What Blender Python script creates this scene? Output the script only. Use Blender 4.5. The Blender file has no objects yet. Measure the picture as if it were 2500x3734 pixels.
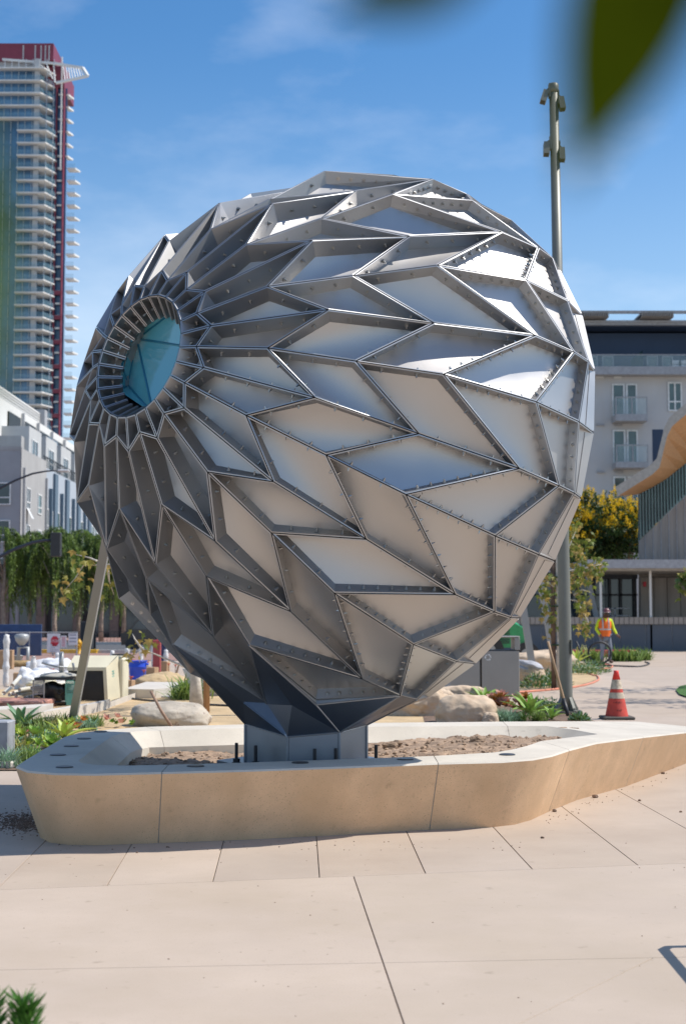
import bpy, math, random
from mathutils import Vector, Matrix, noise
R = math.radians
scene = bpy.context.scene
COL = scene.collection
random.seed(7)

# ------------------------------------------------------------------ camera
CAM_H = 1.44
PITCH = math.atan(392.0 / 5186.0)
cam_data = bpy.data.cameras.new('camera')
cam = bpy.data.objects.new('camera', cam_data); COL.objects.link(cam)
cam.location = (0, 0, CAM_H)
cam.rotation_euler = (R(90) + PITCH, 0, 0)
cam_data.sensor_fit = 'VERTICAL'; cam_data.sensor_height = 36.0; cam_data.lens = 50.0
cam_data.clip_start = 0.05; cam_data.clip_end = 6000
cam_data.dof.use_dof = True; cam_data.dof.focus_distance = 9.9; cam_data.dof.aperture_fstop = 3.6
scene.camera = cam

# ------------------------------------------------------------------ sky, sun, exposure
SUN_EL, SUN_BEHIND = R(55), R(5)
sun_dir = Vector((math.cos(SUN_EL) * math.cos(SUN_BEHIND), math.cos(SUN_EL) * math.sin(SUN_BEHIND), math.sin(SUN_EL)))
world = bpy.data.worlds.new('World'); scene.world = world; world.use_nodes = True
wn = world.node_tree; wn.nodes.clear()
def wnode(t, **k):
    n = wn.nodes.new(t)
    for a, b in k.items(): setattr(n, a, b)
    return n
w_out = wnode('ShaderNodeOutputWorld'); w_bg = wnode('ShaderNodeBackground')
sky = wnode('ShaderNodeTexSky', sky_type='NISHITA', sun_disc=False, sun_elevation=SUN_EL,
            sun_rotation=math.atan2(sun_dir.x, sun_dir.y), altitude=20.0, air_density=1.0, dust_density=0.4, ozone_density=1.6)
w_bg.inputs['Strength'].default_value = 0.15
w_tc = wnode('ShaderNodeTexCoord'); w_map = wnode('ShaderNodeMapping'); w_map.inputs['Scale'].default_value = (1.3, 1.3, 3.2)
w_map.inputs['Rotation'].default_value = (0.25, 0.12, 0.5)
w_noise = wnode('ShaderNodeTexNoise'); w_noise.inputs['Scale'].default_value = 2.3; w_noise.inputs['Detail'].default_value = 7; w_noise.inputs['Roughness'].default_value = 0.55
w_ramp = wnode('ShaderNodeValToRGB'); w_ramp.color_ramp.elements[0].position = 0.46; w_ramp.color_ramp.elements[1].position = 0.86
w_ramp.color_ramp.elements[1].color = (0.42, 0.42, 0.42, 1)
w_mix = wnode('ShaderNodeMixRGB'); w_mix.inputs['Color2'].default_value = (8.4, 8.6, 9.0, 1)
wn.links.new(w_tc.outputs['Generated'], w_map.inputs['Vector']); wn.links.new(w_map.outputs['Vector'], w_noise.inputs['Vector'])
wn.links.new(w_noise.outputs['Fac'], w_ramp.inputs['Fac']); wn.links.new(w_ramp.outputs['Color'], w_mix.inputs['Fac'])
w_hs = wnode('ShaderNodeHueSaturation'); w_hs.inputs['Saturation'].default_value = 1.32
wn.links.new(sky.outputs['Color'], w_hs.inputs['Color']); w_sep = wnode('ShaderNodeSeparateXYZ'); wn.links.new(w_tc.outputs['Generated'], w_sep.inputs['Vector'])
w_hz = wnode('ShaderNodeMapRange'); w_hz.interpolation_type = 'SMOOTHSTEP'
for _k, _v in (('From Min', -0.05), ('From Max', 0.40), ('To Min', 0.78), ('To Max', 0.0)): w_hz.inputs[_k].default_value = _v
w_haze = wnode('ShaderNodeMixRGB'); w_haze.inputs['Color2'].default_value = (4.1, 5.3, 6.4, 1)
wn.links.new(w_sep.outputs['Z'], w_hz.inputs['Value']); wn.links.new(w_hz.outputs['Result'], w_haze.inputs['Fac'])
wn.links.new(w_hs.outputs['Color'], w_haze.inputs['Color1']); wn.links.new(w_haze.outputs['Color'], w_mix.inputs['Color1']); wn.links.new(w_mix.outputs['Color'], w_bg.inputs['Color'])
wn.links.new(w_bg.outputs['Background'], w_out.inputs['Surface'])
sun_data = bpy.data.lights.new('sun', 'SUN'); sun_data.energy = 5.0; sun_data.angle = R(0.53); sun_data.color = (1.0, 0.955, 0.89)
sun_ob = bpy.data.objects.new('sun', sun_data); COL.objects.link(sun_ob)
sun_ob.rotation_euler = (-sun_dir).to_track_quat('-Z', 'Y').to_euler(); sun_ob.location = (20, 10, 40)
vs = scene.view_settings
vs.view_transform = 'Standard'; vs.look = 'None'; vs.gamma = 1.0; vs.exposure = 0.08; vs.use_curve_mapping = False
scene.cycles.use_denoising = True
scene.cycles.max_bounces = 8; scene.cycles.diffuse_bounces = 4; scene.cycles.glossy_bounces = 5
scene.cycles.transparent_max_bounces = 12
scene.cycles.sample_clamp_indirect = 8.0

# ------------------------------------------------------------------ helpers
def at(px, py, z=0.0):
    """point of the horizontal plane z seen at a pixel of the 2500 x 3734 photograph"""
    u = (px - 1250.0) / 5186.0; v = (1867.0 - py) / 5186.0
    cp, sp = math.cos(PITCH), math.sin(PITCH)
    d = Vector((u, cp - v * sp, sp + v * cp))
    t = (z - CAM_H) / d.z
    return Vector((d.x * t, d.y * t, z))
def pz(px, py, D):
    """point of the upright plane y = D seen at a pixel"""
    u = (px - 1250.0) / 5186.0; v = (1867.0 - py) / 5186.0
    cp, sp = math.cos(PITCH), math.sin(PITCH)
    d = Vector((u, cp - v * sp, sp + v * cp))
    t = D / d.y
    return Vector((d.x * t, D, CAM_H + d.z * t))
def c255(r, g, b):
    f = lambda c: ((c / 255 + 0.055) / 1.055) ** 2.4 if c > 10.31 else c / 255 / 12.92
    return (f(r), f(g), f(b))
MATS = {}
def mat(name, col, rough=0.6, metal=0.0, var=0.12, scale=6.0, bump=0.0, bscale=40.0, spec=0.5, trans=0.0, speck=None, speck_scale=200, stretch=None, coat=0.0, streak=None, blotch=None):
    m = bpy.data.materials.new(name); m.use_nodes = True
    nt = m.node_tree; b = nt.nodes['Principled BSDF']; L = nt.links.new
    b.inputs['Roughness'].default_value = rough; b.inputs['Metallic'].default_value = metal
    b.inputs['Specular IOR Level'].default_value = spec
    if coat: b.inputs['Coat Weight'].default_value = coat; b.inputs['Coat Roughness'].default_value = 0.15
    tc = nt.nodes.new('ShaderNodeTexCoord'); vec = tc.outputs['Object']
    if stretch:
        mp = nt.nodes.new('ShaderNodeMapping'); mp.inputs['Scale'].default_value = stretch; L(vec, mp.inputs['Vector']); vec = mp.outputs['Vector']
    n = nt.nodes.new('ShaderNodeTexNoise'); n.inputs['Scale'].default_value = scale; n.inputs['Detail'].default_value = 5; n.inputs['Roughness'].default_value = 0.6
    L(vec, n.inputs['Vector'])
    rp = nt.nodes.new('ShaderNodeValToRGB')
    lo = [max(0, c * (1 - var * 1.6)) for c in col]; hi = [min(1, c * (1 + var * 1.4)) for c in col]
    rp.color_ramp.elements[0].position = 0.3; rp.color_ramp.elements[1].position = 0.72
    rp.color_ramp.elements[0].color = (*lo, 1); rp.color_ramp.elements[1].color = (*hi, 1)
    L(n.outputs['Fac'], rp.inputs['Fac']); out = rp.outputs['Color']
    if speck:
        n2 = nt.nodes.new('ShaderNodeTexNoise'); n2.inputs['Scale'].default_value = speck_scale; n2.inputs['Detail'].default_value = 2; L(tc.outputs['Object'], n2.inputs['Vector'])
        r2 = nt.nodes.new('ShaderNodeValToRGB'); r2.color_ramp.elements[0].position = 0.62; r2.color_ramp.elements[1].position = 0.72
        mx = nt.nodes.new('ShaderNodeMixRGB'); mx.inputs['Color2'].default_value = (*speck, 1)
        L(n2.outputs['Fac'], r2.inputs['Fac']); L(r2.outputs['Color'], mx.inputs['Fac']); L(out, mx.inputs['Color1']); out = mx.outputs['Color']
    if streak:
        mp3 = nt.nodes.new('ShaderNodeMapping'); mp3.inputs['Scale'].default_value = (2.2, 2.2, 0.12); L(tc.outputs['Object'], mp3.inputs['Vector'])
        n3 = nt.nodes.new('ShaderNodeTexNoise'); n3.inputs['Scale'].default_value = 1.5; n3.inputs['Detail'].default_value = 6; L(mp3.outputs['Vector'], n3.inputs['Vector'])
        r3 = nt.nodes.new('ShaderNodeValToRGB'); r3.color_ramp.elements[0].position = 0.45; r3.color_ramp.elements[1].position = 0.75; r3.color_ramp.elements[1].color = (0.6, 0.6, 0.6, 1)
        mx3 = nt.nodes.new('ShaderNodeMixRGB'); mx3.inputs['Color2'].default_value = (*streak, 1)
        L(n3.outputs['Fac'], r3.inputs['Fac']); L(r3.outputs['Color'], mx3.inputs['Fac']); L(out, mx3.inputs['Color1']); out = mx3.outputs['Color']
    if blotch:
        n5 = nt.nodes.new('ShaderNodeTexNoise'); n5.inputs['Scale'].default_value = 0.9; n5.inputs['Detail'].default_value = 8; n5.inputs['Roughness'].default_value = 0.65; L(tc.outputs['Object'], n5.inputs['Vector'])
        r5 = nt.nodes.new('ShaderNodeValToRGB'); r5.color_ramp.elements[0].position = 0.42; r5.color_ramp.elements[1].position = 0.78; r5.color_ramp.elements[1].color = (0.8, 0.8, 0.8, 1)
        mx5 = nt.nodes.new('ShaderNodeMixRGB'); mx5.inputs['Color2'].default_value = (*blotch, 1)
        L(n5.outputs['Fac'], r5.inputs['Fac']); L(r5.outputs['Color'], mx5.inputs['Fac']); L(out, mx5.inputs['Color1']); out = mx5.outputs['Color']
        n6 = nt.nodes.new('ShaderNodeTexNoise'); n6.inputs['Scale'].default_value = 11.0; n6.inputs['Detail'].default_value = 3; L(tc.outputs['Object'], n6.inputs['Vector'])
        r6 = nt.nodes.new('ShaderNodeValToRGB'); r6.color_ramp.elements[0].position = 0.66; r6.color_ramp.elements[1].position = 0.76; r6.color_ramp.elements[1].color = (0.5, 0.5, 0.5, 1)
        mx6 = nt.nodes.new('ShaderNodeMixRGB'); mx6.inputs['Color2'].default_value = (*[c*0.72 for c in blotch], 1)
        L(n6.outputs['Fac'], r6.inputs['Fac']); L(r6.outputs['Color'], mx6.inputs['Fac']); L(out, mx6.inputs['Color1']); out = mx6.outputs['Color']
    L(out, b.inputs['Base Color'])
    if bump:
        n4 = nt.nodes.new('ShaderNodeTexNoise'); n4.inputs['Scale'].default_value = bscale; n4.inputs['Detail'].default_value = 4; L(tc.outputs['Object'], n4.inputs['Vector'])
        bp = nt.nodes.new('ShaderNodeBump'); bp.inputs['Strength'].default_value = bump; bp.inputs['Distance'].default_value = 0.02
        L(n4.outputs['Fac'], bp.inputs['Height']); L(bp.outputs['Normal'], b.inputs['Normal'])
    if trans:
        tr = nt.nodes.new('ShaderNodeBsdfTranslucent'); L(out, tr.inputs['Color'])
        ms = nt.nodes.new('ShaderNodeMixShader'); ms.inputs['Fac'].default_value = trans
        L(b.outputs['BSDF'], ms.inputs[1]); L(tr.outputs['BSDF'], ms.inputs[2]); L(ms.outputs['Shader'], nt.nodes['Material Output'].inputs['Surface'])
    MATS[name] = m
    return m
def clear_glass(name, tint, alpha, rough=0.03):
    m = bpy.data.materials.new(name); m.use_nodes = True
    nt = m.node_tree; b = nt.nodes['Principled BSDF']
    b.inputs['Base Color'].default_value = (*tint, 1); b.inputs['Roughness'].default_value = rough
    b.inputs['Specular IOR Level'].default_value = 0.6; b.inputs['Alpha'].default_value = alpha
    MATS[name] = m; return m

class MB:
    """collects faces; build() links them as one mesh object"""
    def __init__(s): s.v = []; s.f = []; s.m = []; s.mi = 0
    def add(s, vs_, fs):
        o = len(s.v); s.v += [tuple(p) for p in vs_]; s.f += [tuple(o + i for i in f) for f in fs]; s.m += [s.mi] * len(fs); return s
    def poly(s, pts): return s.add(pts, [tuple(range(len(pts)))])
    def box(s, x0, x1, y0, y1, z0, z1):
        return s.add([(x0,y0,z0),(x1,y0,z0),(x1,y1,z0),(x0,y1,z0),(x0,y0,z1),(x1,y0,z1),(x1,y1,z1),(x0,y1,z1)],
                     [(0,3,2,1),(4,5,6,7),(0,1,5,4),(1,2,6,5),(2,3,7,6),(3,0,4,7)])
    def bbox(s, x0, x1, y0, y1, z0, z1, b):
        """box with bevelled edges"""
        v = []; 
        for (z, k) in ((z0, b), (z0 + b, 0), (z1 - b, 0), (z1, b)):
            a0, a1, c0, c1 = x0 + k, x1 - k, y0 + k, y1 - k
            e = b if k == 0 else b * 0.6
            v += [(a0+e,c0,z),(a1-e,c0,z),(a1,c0+e,z),(a1,c1-e,z),(a1-e,c1,z),(a0+e,c1,z),(a0,c1-e,z),(a0,c0+e,z)]
        f = [tuple(range(7,-1,-1)), tuple(range(24,32))]
        for r in range(3):
            for i in range(8): f.append((r*8+i, r*8+(i+1)%8, r*8+8+(i+1)%8, r*8+8+i))
        return s.add(v, f)
    def obox(s, c, ax, ay, az):
        c, ax, ay, az = map(Vector, (c, ax, ay, az))
        v = [c + ax*i + ay*j + az*k for k in (-1,1) for (i,j) in ((-1,-1),(1,-1),(1,1),(-1,1))]
        return s.add(v, [(0,3,2,1),(4,5,6,7),(0,1,5,4),(1,2,6,5),(2,3,7,6),(3,0,4,7)])
    def bar(s, a, b, w, h=None, up=(0,0,1)):
        a, b = Vector(a), Vector(b); d = b - a; L = d.length; d.normalize(); h = h or w
        u = Vector(up)
        if abs(d.dot(u)) > 0.98: u = Vector((0,1,0))
        sx = d.cross(u).normalized(); su = sx.cross(d)
        return s.obox((a + b) / 2, sx * w / 2, d * L / 2, su * h / 2)
    def tube(s, pts, rad, n=8, caps=True):
        pts = [Vector(p) for p in pts]; rr = rad if isinstance(rad, (list, tuple)) else [rad] * len(pts)
        o = len(s.v); ref = None
        for k, p in enumerate(pts):
            d = (pts[min(k+1, len(pts)-1)] - pts[max(k-1, 0)])
            if d.length < 1e-9: d = Vector((0,0,1))
            d.normalize()
            if ref is None: ref = d.orthogonal().normalized()
            ref = (ref - d * ref.dot(d)).normalized(); q = d.cross(ref)
            for i in range(n):
                a = 2 * math.pi * i / n; s.v.append(tuple(p + (ref * math.cos(a) + q * math.sin(a)) * rr[k]))
        nf = 0
        for k in range(len(pts) - 1):
            for i in range(n):
                s.f.append((o+k*n+i, o+k*n+(i+1)%n, o+(k+1)*n+(i+1)%n, o+(k+1)*n+i)); nf += 1
        if caps:
            s.f.append(tuple(o + i for i in range(n-1,-1,-1))); e = o + (len(pts)-1)*n; s.f.append(tuple(e + i for i in range(n))); nf += 2
        s.m += [s.mi] * nf
        return s
    def lathe(s, c, prof, n=24, caps=True):
        c = Vector(c); o = len(s.v); nf = 0
        for (r, z) in prof:
            for i in range(n):
                a = 2*math.pi*i/n; s.v.append((c.x + r*math.cos(a), c.y + r*math.sin(a), c.z + z))
        for k in range(len(prof)-1):
            for i in range(n): s.f.append((o+k*n+i, o+k*n+(i+1)%n, o+(k+1)*n+(i+1)%n, o+(k+1)*n+i)); nf += 1
        if caps: s.f.append(tuple(o+i for i in range(n-1,-1,-1))); e = o+(len(prof)-1)*n; s.f.append(tuple(e+i for i in range(n))); nf += 2
        s.m += [s.mi]*nf
        return s
    def build(s, name, m, parent=None, smooth=False, loc=None):
        me = bpy.data.meshes.new(name); me.from_pydata(s.v, [], s.f); me.update()
        for mm in (m if isinstance(m, (list, tuple)) else [m]): me.materials.append(mm)
        if any(s.m): me.polygons.foreach_set('material_index', s.m)
        if smooth: me.polygons.foreach_set('use_smooth', [True]*len(me.polygons))
        o = bpy.data.objects.new(name, me); COL.objects.link(o)
        if parent: o.parent = parent
        if loc is not None: o.location = loc
        return o
def smooth_by_angle(o, ang=35):
    """flat across hard edges, smooth elsewhere"""
    me = o.data
    me.polygons.foreach_set('use_smooth', [True]*len(me.polygons))
    en = {}
    for p in me.polygons:
        for k in p.edge_keys: en.setdefault(k, []).append(p.normal.copy())
    ca = math.cos(R(ang))
    for e in me.edges:
        ns = en.get(e.key, [])
        e.use_edge_sharp = not (len(ns) == 2 and ns[0].dot(ns[1]) > ca)
    return o
def tag(o, label=None, cat=None, group=None, kind=None):
    if label: o['label'] = label
    if cat: o['category'] = cat
    if group: o['group'] = group
    if kind: o['kind'] = kind
    return o
def thing(name, label, cat, loc=(0,0,0), rz=0.0, group=None):
    o = bpy.data.objects.new(name, None); COL.objects.link(o); o.location = loc; o.rotation_euler = (0,0,rz)
    return tag(o, label, cat, group)
def share(src, name, parent=None, loc=None, rot=None, scale=None):
    o = bpy.data.objects.new(name, src.data); COL.objects.link(o); o.parent = parent
    if loc is not None: o.location = loc
    if rot is not None: o.rotation_euler = rot
    if scale is not None: o.scale = scale
    return o
def fbm(p, s=1.0, o=4):
    v = 0; a = 1; f = s
    for _ in range(o): v += a*noise.noise(Vector(p)*f); a *= 0.5; f *= 2.1
    return v

# ================================================================== materials
M_plaza = mat('plaza_concrete', (0.465, 0.377, 0.298), 0.72, var=0.045, scale=1.3, bump=0.06, bscale=220, speck=(0.38, 0.30, 0.23), speck_scale=160, spec=0.3, blotch=(0.41, 0.33, 0.245))
M_plazab = mat('plaza_concrete_b', (0.485, 0.392, 0.31), 0.72, var=0.05, scale=0.8, bump=0.06, bscale=200, speck=(0.38, 0.30, 0.23), speck_scale=140, spec=0.3, blotch=(0.41, 0.325, 0.24))
M_plazac = mat('plaza_concrete_c', (0.445, 0.362, 0.288), 0.72, var=0.05, scale=1.0, bump=0.06, bscale=200, speck=(0.36, 0.28, 0.22), speck_scale=150, spec=0.3, blotch=(0.38, 0.30, 0.235))
M_plaza2 = mat('plaza_concrete_band', (0.445, 0.357, 0.278), 0.74, var=0.05, scale=1.1, bump=0.07, bscale=220, speck=(0.36, 0.28, 0.21), speck_scale=150, spec=0.3, blotch=(0.37, 0.285, 0.215))
M_joint = mat('joint_filler', (0.10, 0.085, 0.07), 0.9)
M_ground = mat('urban_ground', (0.42, 0.345, 0.27), 0.9, var=0.2, scale=0.3)
M_dirt = mat('decomposed_granite', (0.50, 0.36, 0.20), 0.95, var=0.16, scale=1.6, bump=0.5, bscale=30, speck=(0.36, 0.24, 0.13), speck_scale=60)
M_soil = mat('planter_soil', (0.31, 0.215, 0.145), 0.95, var=0.35, scale=9, bump=0.6, bscale=60)
M_bed = mat('bed_soil', (0.17, 0.11, 0.075), 0.95, var=0.3, scale=9, bump=0.6, bscale=40)
M_conc = mat('precast_concrete', (0.58, 0.525, 0.44), 0.7, var=0.06, scale=3, blotch=(0.47, 0.42, 0.35), bump=0.05, bscale=160, speck=(0.45, 0.40, 0.33), speck_scale=120, spec=0.3)
M_blast = mat('sandblasted_concrete', (0.70, 0.478, 0.292), 0.85, var=0.08, scale=5, bump=0.25, bscale=190, speck=(0.34, 0.24, 0.14), speck_scale=135, spec=0.2, streak=(0.60, 0.395, 0.225), blotch=(0.60, 0.41, 0.25))
M_asphalt = mat('asphalt', (0.085, 0.085, 0.088), 0.9, var=0.2, scale=2)
M_redpave = mat('red_pavement', (0.29, 0.17, 0.135), 0.9, var=0.12, scale=4)

# ================================================================== ground
tag(MB().poly([(-700,-60,-0.03),(700,-60,-0.03),(700,1500,-0.03),(-700,1500,-0.03)]).build('ground', M_ground), kind='structure')
plaza = tag(MB().poly([(-14,-10,-0.016),(32.8,-10,-0.016),(32.8,65.7,-0.016),(-14,65.7,-0.016)]).build('plaza', M_joint), kind='structure')

def split(poly, a, b):
    """cut a convex outline (2-D) by the line a-b: (left, right)"""
    n = Vector((-(b.y-a.y), b.x-a.x)); L_, R_ = [], []
    for i in range(len(poly)):
        p, q = poly[i], poly[(i+1)%len(poly)]; dp, dq = n.dot(p-a.xy), n.dot(q-a.xy)
        (L_ if dp >= 0 else R_).append(p)
        if dp*dq < 0:
            x = p + (q-p)*(dp/(dp-dq)); L_.append(x); R_.append(x)
    return L_, R_
def shrink(poly, g):
    n = len(poly); out = []
    for i in range(n):
        p0, p1, p2 = poly[i-1], poly[i], poly[(i+1)%n]
        d1 = (p1-p0).normalized(); d2 = (p2-p1).normalized()
        m1 = Vector((-d1.y,d1.x)); m2 = Vector((-d2.y,d2.x))
        out.append(p1 + (m1+m2)*(g/max(0.25,1+m1.dot(m2))))
    return out
def area(poly): return sum(poly[i-1].x*poly[i].y-poly[i].x*poly[i-1].y for i in range(len(poly)))/2
def slab(poly, m, g=0.0022, top=0.0):
    poly = [p for i, p in enumerate(poly) if (p-poly[i-1]).length > 1e-4]
    if len(poly) < 3: return
    if area(poly) < 0: poly = poly[::-1]
    a, b = shrink(poly, g), shrink(poly, g+0.0018)
    n = len(a); v = [(p.x,p.y,top-0.014) for p in a]+[(p.x,p.y,top-0.003) for p in a]+[(p.x,p.y,top) for p in b]
    f = [tuple(range(2*n,3*n))]
    for i in range(n): j=(i+1)%n; f += [(i,j,n+j,n+i),(n+i,n+j,2*n+j,2*n+i)]
    return MB().add(v, f).build('slab', random.choice((m, M_plazab, M_plazac)), plaza)
g2 = lambda x, y: at(x, y)
X0, X1, Y0, Y1 = -14.0, 22.0, -10.0, 13.9
big = [Vector((X0,Y0)),Vector((X1,Y0)),Vector((X1,Y1)),Vector((X0,Y1))]
L1a, L1b = g2(0,3245), g2(2500,3148)
back, front = split(big, L1a, L1b)
L2a, L2b = g2(0,3537), g2(2500,3490)
rowB, rowC = split(front, L2a, L2b)
L3a, L3b = g2(1472,3734), g2(1288,3194)
for q in split(rowB, L3a, L3b): slab(q, M_plaza)
cl, cr = split(rowC, L3a, L3b)
L5a, L5b = at(0, 4300), at(2500, 4240)
for q in split(cl, L5a, L5b): slab(q, M_plaza)
L4a, L4b = g2(1889,3734), g2(2500,3433)
for q in split(cr, L4a, L4b): slab(q, M_plaza)
rad = [((175,3058),(8,3224)),((483,3073),(403,3208)),((816,3062),(776,3213)),((1153,3050),(1164,3199)),((1484,3038),(1550,3184)),((1810,3030),(1937,3167)),((2065,2955),(2320,3152)),((2371,2950),(2500,3022))]
rest = back
for (p, q) in rad:
    a, b = g2(*q), g2(*p)
    l_, rest = split(rest, a, b)
    if len(l_) > 2: slab(l_, M_plaza2)
slab(rest, M_plaza2)
# plaza going on behind the planter, in large fields
for i in range(9):
    for j in range(7):
        x0, y0 = -14.0+i*5.2, 13.9+j*7.4
        slab([Vector((x0,y0)),Vector((x0+5.2,y0)),Vector((x0+5.2,y0+7.4)),Vector((x0,y0+7.4))], M_plaza2)
dirt_pts = [at(-700,2662),at(880,2648),at(1230,2612),at(1250,2560),at(1000,2520),at(430,2520),at(-700,2600)]
def sheet(name, pts, z, m, kind='structure', sub=None):
    return tag(MB().poly([(p[0],p[1],z) for p in pts]).build(name, m), kind=kind)
sheet('dirt_ground', [(-16,14.2),(1.6,14.2),(1.4,22),(0.6,27.5),(-6,29.5),(-16,29.5)], 0.006, M_dirt)
sheet('planting_bed', [(-14,13.7),(-3.0,13.7),(-2.7,14.2),(-0.9,14.9),(-2.0,17.0),(-14,18.2)], 0.012, M_bed)
sheet('planting_bed', [(0.9,13.9),(3.2,13.9),(3.55,20.2),(3.3,23.5),(1.3,24.2)], 0.012, M_bed)
sheet('dirt_path', [(1.0,26.2),(4.6,29.5),(6.0,34.0),(7.2,40.5),(8.3,47.5),(3.5,50.0),(-2.0,34.0)], 0.010, M_dirt)
# street far left
sheet('road', [(-90,61),(-2,61),(-2,82),(-90,82)], 0.004, M_asphalt)
sheet('sidewalk', [(-90,82),(-2,82),(-2,112),(-90,112)], 0.02, M_redpave)
sheet('sidewalk', [(-90,50),(-2,50),(-2,61),(-90,61)], 0.02, M_redpave)
M_yellow = mat('yellow_paint', (0.75, 0.45, 0.03), 0.7)
M_kerb = mat('kerb_concrete', (0.45, 0.43, 0.39), 0.85)
tag(MB().box(-90,-2,60.6,61.0,0,0.15).build('kerb', M_kerb), kind='structure')
tag(MB().box(-15.0,-10.4,60.4,61.03,0.02,0.165).build('kerb_paint', M_yellow), kind='structure')
tag(MB().box(-90,-2,82,82.3,0,0.15).build('kerb', M_kerb), kind='structure')

# ================================================================== planter
PT = 0.47
ST = [((56,2794),(293,2774)),((98,2811),(305,2782)),((201,2820),(360,2789)),((344,2822),(459,2791)),((591,2816),(614,2788)),
 ((900,2808),(900,2780)),((1250,2796),(1250,2768)),((1598,2782),(1578,2756)),((1830,2776),(1801,2743)),((1944,2767),(1860,2733)),
 ((2013,2754),(1910,2721)),((2076,2733),(1967,2702)),((2174,2708),(2060,2690)),((2346,2686),(2150,2680)),(None,(2174,2677)),
 ((2317,2631),(2080,2660)),((2100,2630),(1990,2648)),((1830,2631),(1850,2648)),((1400,2635),(1400,2650)),((895,2641),(895,2656)),((530,2650),(585,2664)),
 ((390,2661),(500,2667)),((287,2672),(440,2677)),((230,2688),(413,2686)),((98,2766),(330,2745))]
ZT = [PT]*len(ST); ZT[12] = .462; ZT[13] = .435; ZT[14] = .31; ZT[15] = .36; ZT[16] = .45
OT = [at(*a, ZT[k]) if a else Vector((3.85,14.87,.31)) for k, (a, b) in enumerate(ST)]
IT = [at(*b, PT if k not in (13,14,15) else .455) for k, (a, b) in enumerate(ST)]
NS = len(ST)
def vnorm(pts, k):
    d = (pts[(k+1)%NS]-pts[k-1]); d.z = 0; d.normalize(); return Vector((-d.y, d.x, 0))   # inward (ccw outline)
def station(k):
    no = vnorm(OT, k); ni = vnorm(IT, k)
    o = OT[k]; i = IT[k]
    return [Vector((o.x,o.y,0))+no*0.17, o-Vector((0,0,0.012))+no*0.004, o+no*0.012, i-ni*0.012, i-Vector((0,0,0.012)),
            i+ni*0.15-Vector((0,0,0.13)), i+ni*0.155-Vector((0,0,0.36))]
STN = [station(k) for k in range(NS)]
planter = thing('concrete_planter', 'low pale concrete seat planter with leaning sides under the steel sculpture', 'planter')
joints = [4,7,11,13,17,20,23,24]
for s in range(len(joints)):
    a, b = joints[s], joints[(s+1)%len(joints)]
    ks = [a]; 
    while ks[-1] != b: ks.append((ks[-1]+1)%NS)
    rows = [[p.copy() for p in STN[k]] for k in ks]
    for e, nb in ((0,1),(-1,-2)):
        L = (rows[nb][2]-rows[e][2]).length
        for c in range(7): rows[e][c] = rows[e][c].lerp(rows[nb][c], min(0.4, 0.0035/L))
    mb = MB(); v = [p for r in rows for p in r]; f = []; mi = []
    for r in range(len(rows)-1):
        for c in range(6):
            f.append((r*7+c, (r+1)*7+c, (r+1)*7+c+1, r*7+c+1)); mi.append(1 if c == 0 else 0)
    n = len(rows); f += [tuple(range(0,7)), tuple(range((n-1)*7+6,(n-1)*7-1,-1))]; mi += [0,0]
    mb.add(v, f); mb.m = mi
    smooth_by_angle(mb.build('segment', [M_conc, M_blast], planter), 40)
M_seal = mat('joint_sealant', (0.42,0.39,0.34), 0.8)
for k in joints:
    prof = STN[k]; d = (OT[(k+1)%NS]-OT[k-1]); d.z = 0; d.normalize(); c = sum(prof, Vector())/7
    pr = [p.lerp(c, 0.008/max(.02,(p-c).length)) for p in prof]
    MB().add([p-d*0.006 for p in pr]+[p+d*0.006 for p in pr], [(i,i+1,8+i,7+i) for i in range(6)]).build('joint_sealant', M_seal, planter)
M_disc = mat('dark_steel_disc', (0.11,0.11,0.115), 0.4, metal=0.8)
for (x, y) in ((367,2669),(307,2694.6),(261,2722),(212,2754),(236,2798.5),(713,2795),(1094,2782.5),(1477,2770),(1848,2753)):
    c = at(x, y, PT)
    MB().lathe(c, [(0.058,0.002),(0.058,0.006),(0.05,0.009),(0.0005,0.009)], 20, False).build('disc', M_disc, planter)
# soil bed: a lumpy sheet inside the rim
M_clod = M_soil
def inside(poly, x, y):
    c = False; j = len(poly)-1
    for i in range(len(poly)):
        if (poly[i].y > y) != (poly[j].y > y) and x < (poly[j].x-poly[i].x)*(y-poly[i].y)/(poly[j].y-poly[i].y)+poly[i].x: c = not c
        j = i
    return c
pin = [IT[k]+vnorm(IT,k)*0.14 for k in range(NS)]
def soil_z(x, y):
    z = 0.275 + 0.03*fbm((x,y,0),0.9) + 0.022*fbm((x,y,3),4,3) + 0.115*max(0,min(1,(x+0.3)/1.6)) + 0.015*fbm((x,y,5),14,3)
    d = math.hypot(x+0.28, y-10.75)
    if d < 0.95: z = z*max(0,(d-0.7)/0.25) + 0.33*min(1,(0.95-d)/0.25) if d > 0.7 else 0.33
    return z
mb = MB(); idx = {}; st = 0.035
ys = [9.2+st*j for j in range(int(4.4/st))]; xs = [-2.3+st*i for i in range(int(4.8/st))]
for j, y in enumerate(ys):
    for i, x in enumerate(xs):
        if inside(pin, x, y): idx[(i,j)] = len(mb.v); mb.v.append((x+random.uniform(-.012,.012), y+random.uniform(-.012,.012), soil_z(x,y)))
for (i,j), k in idx.items():
    if (i+1,j) in idx and (i,j+1) in idx and (i+1,j+1) in idx: mb.f.append((k, idx[(i+1,j)], idx[(i+1,j+1)], idx[(i,j+1)])); mb.m.append(0)
tag(mb.build('soil', M_soil, smooth=True), 'loose brown soil filling the concrete planter', 'soil', kind='stuff')
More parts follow.
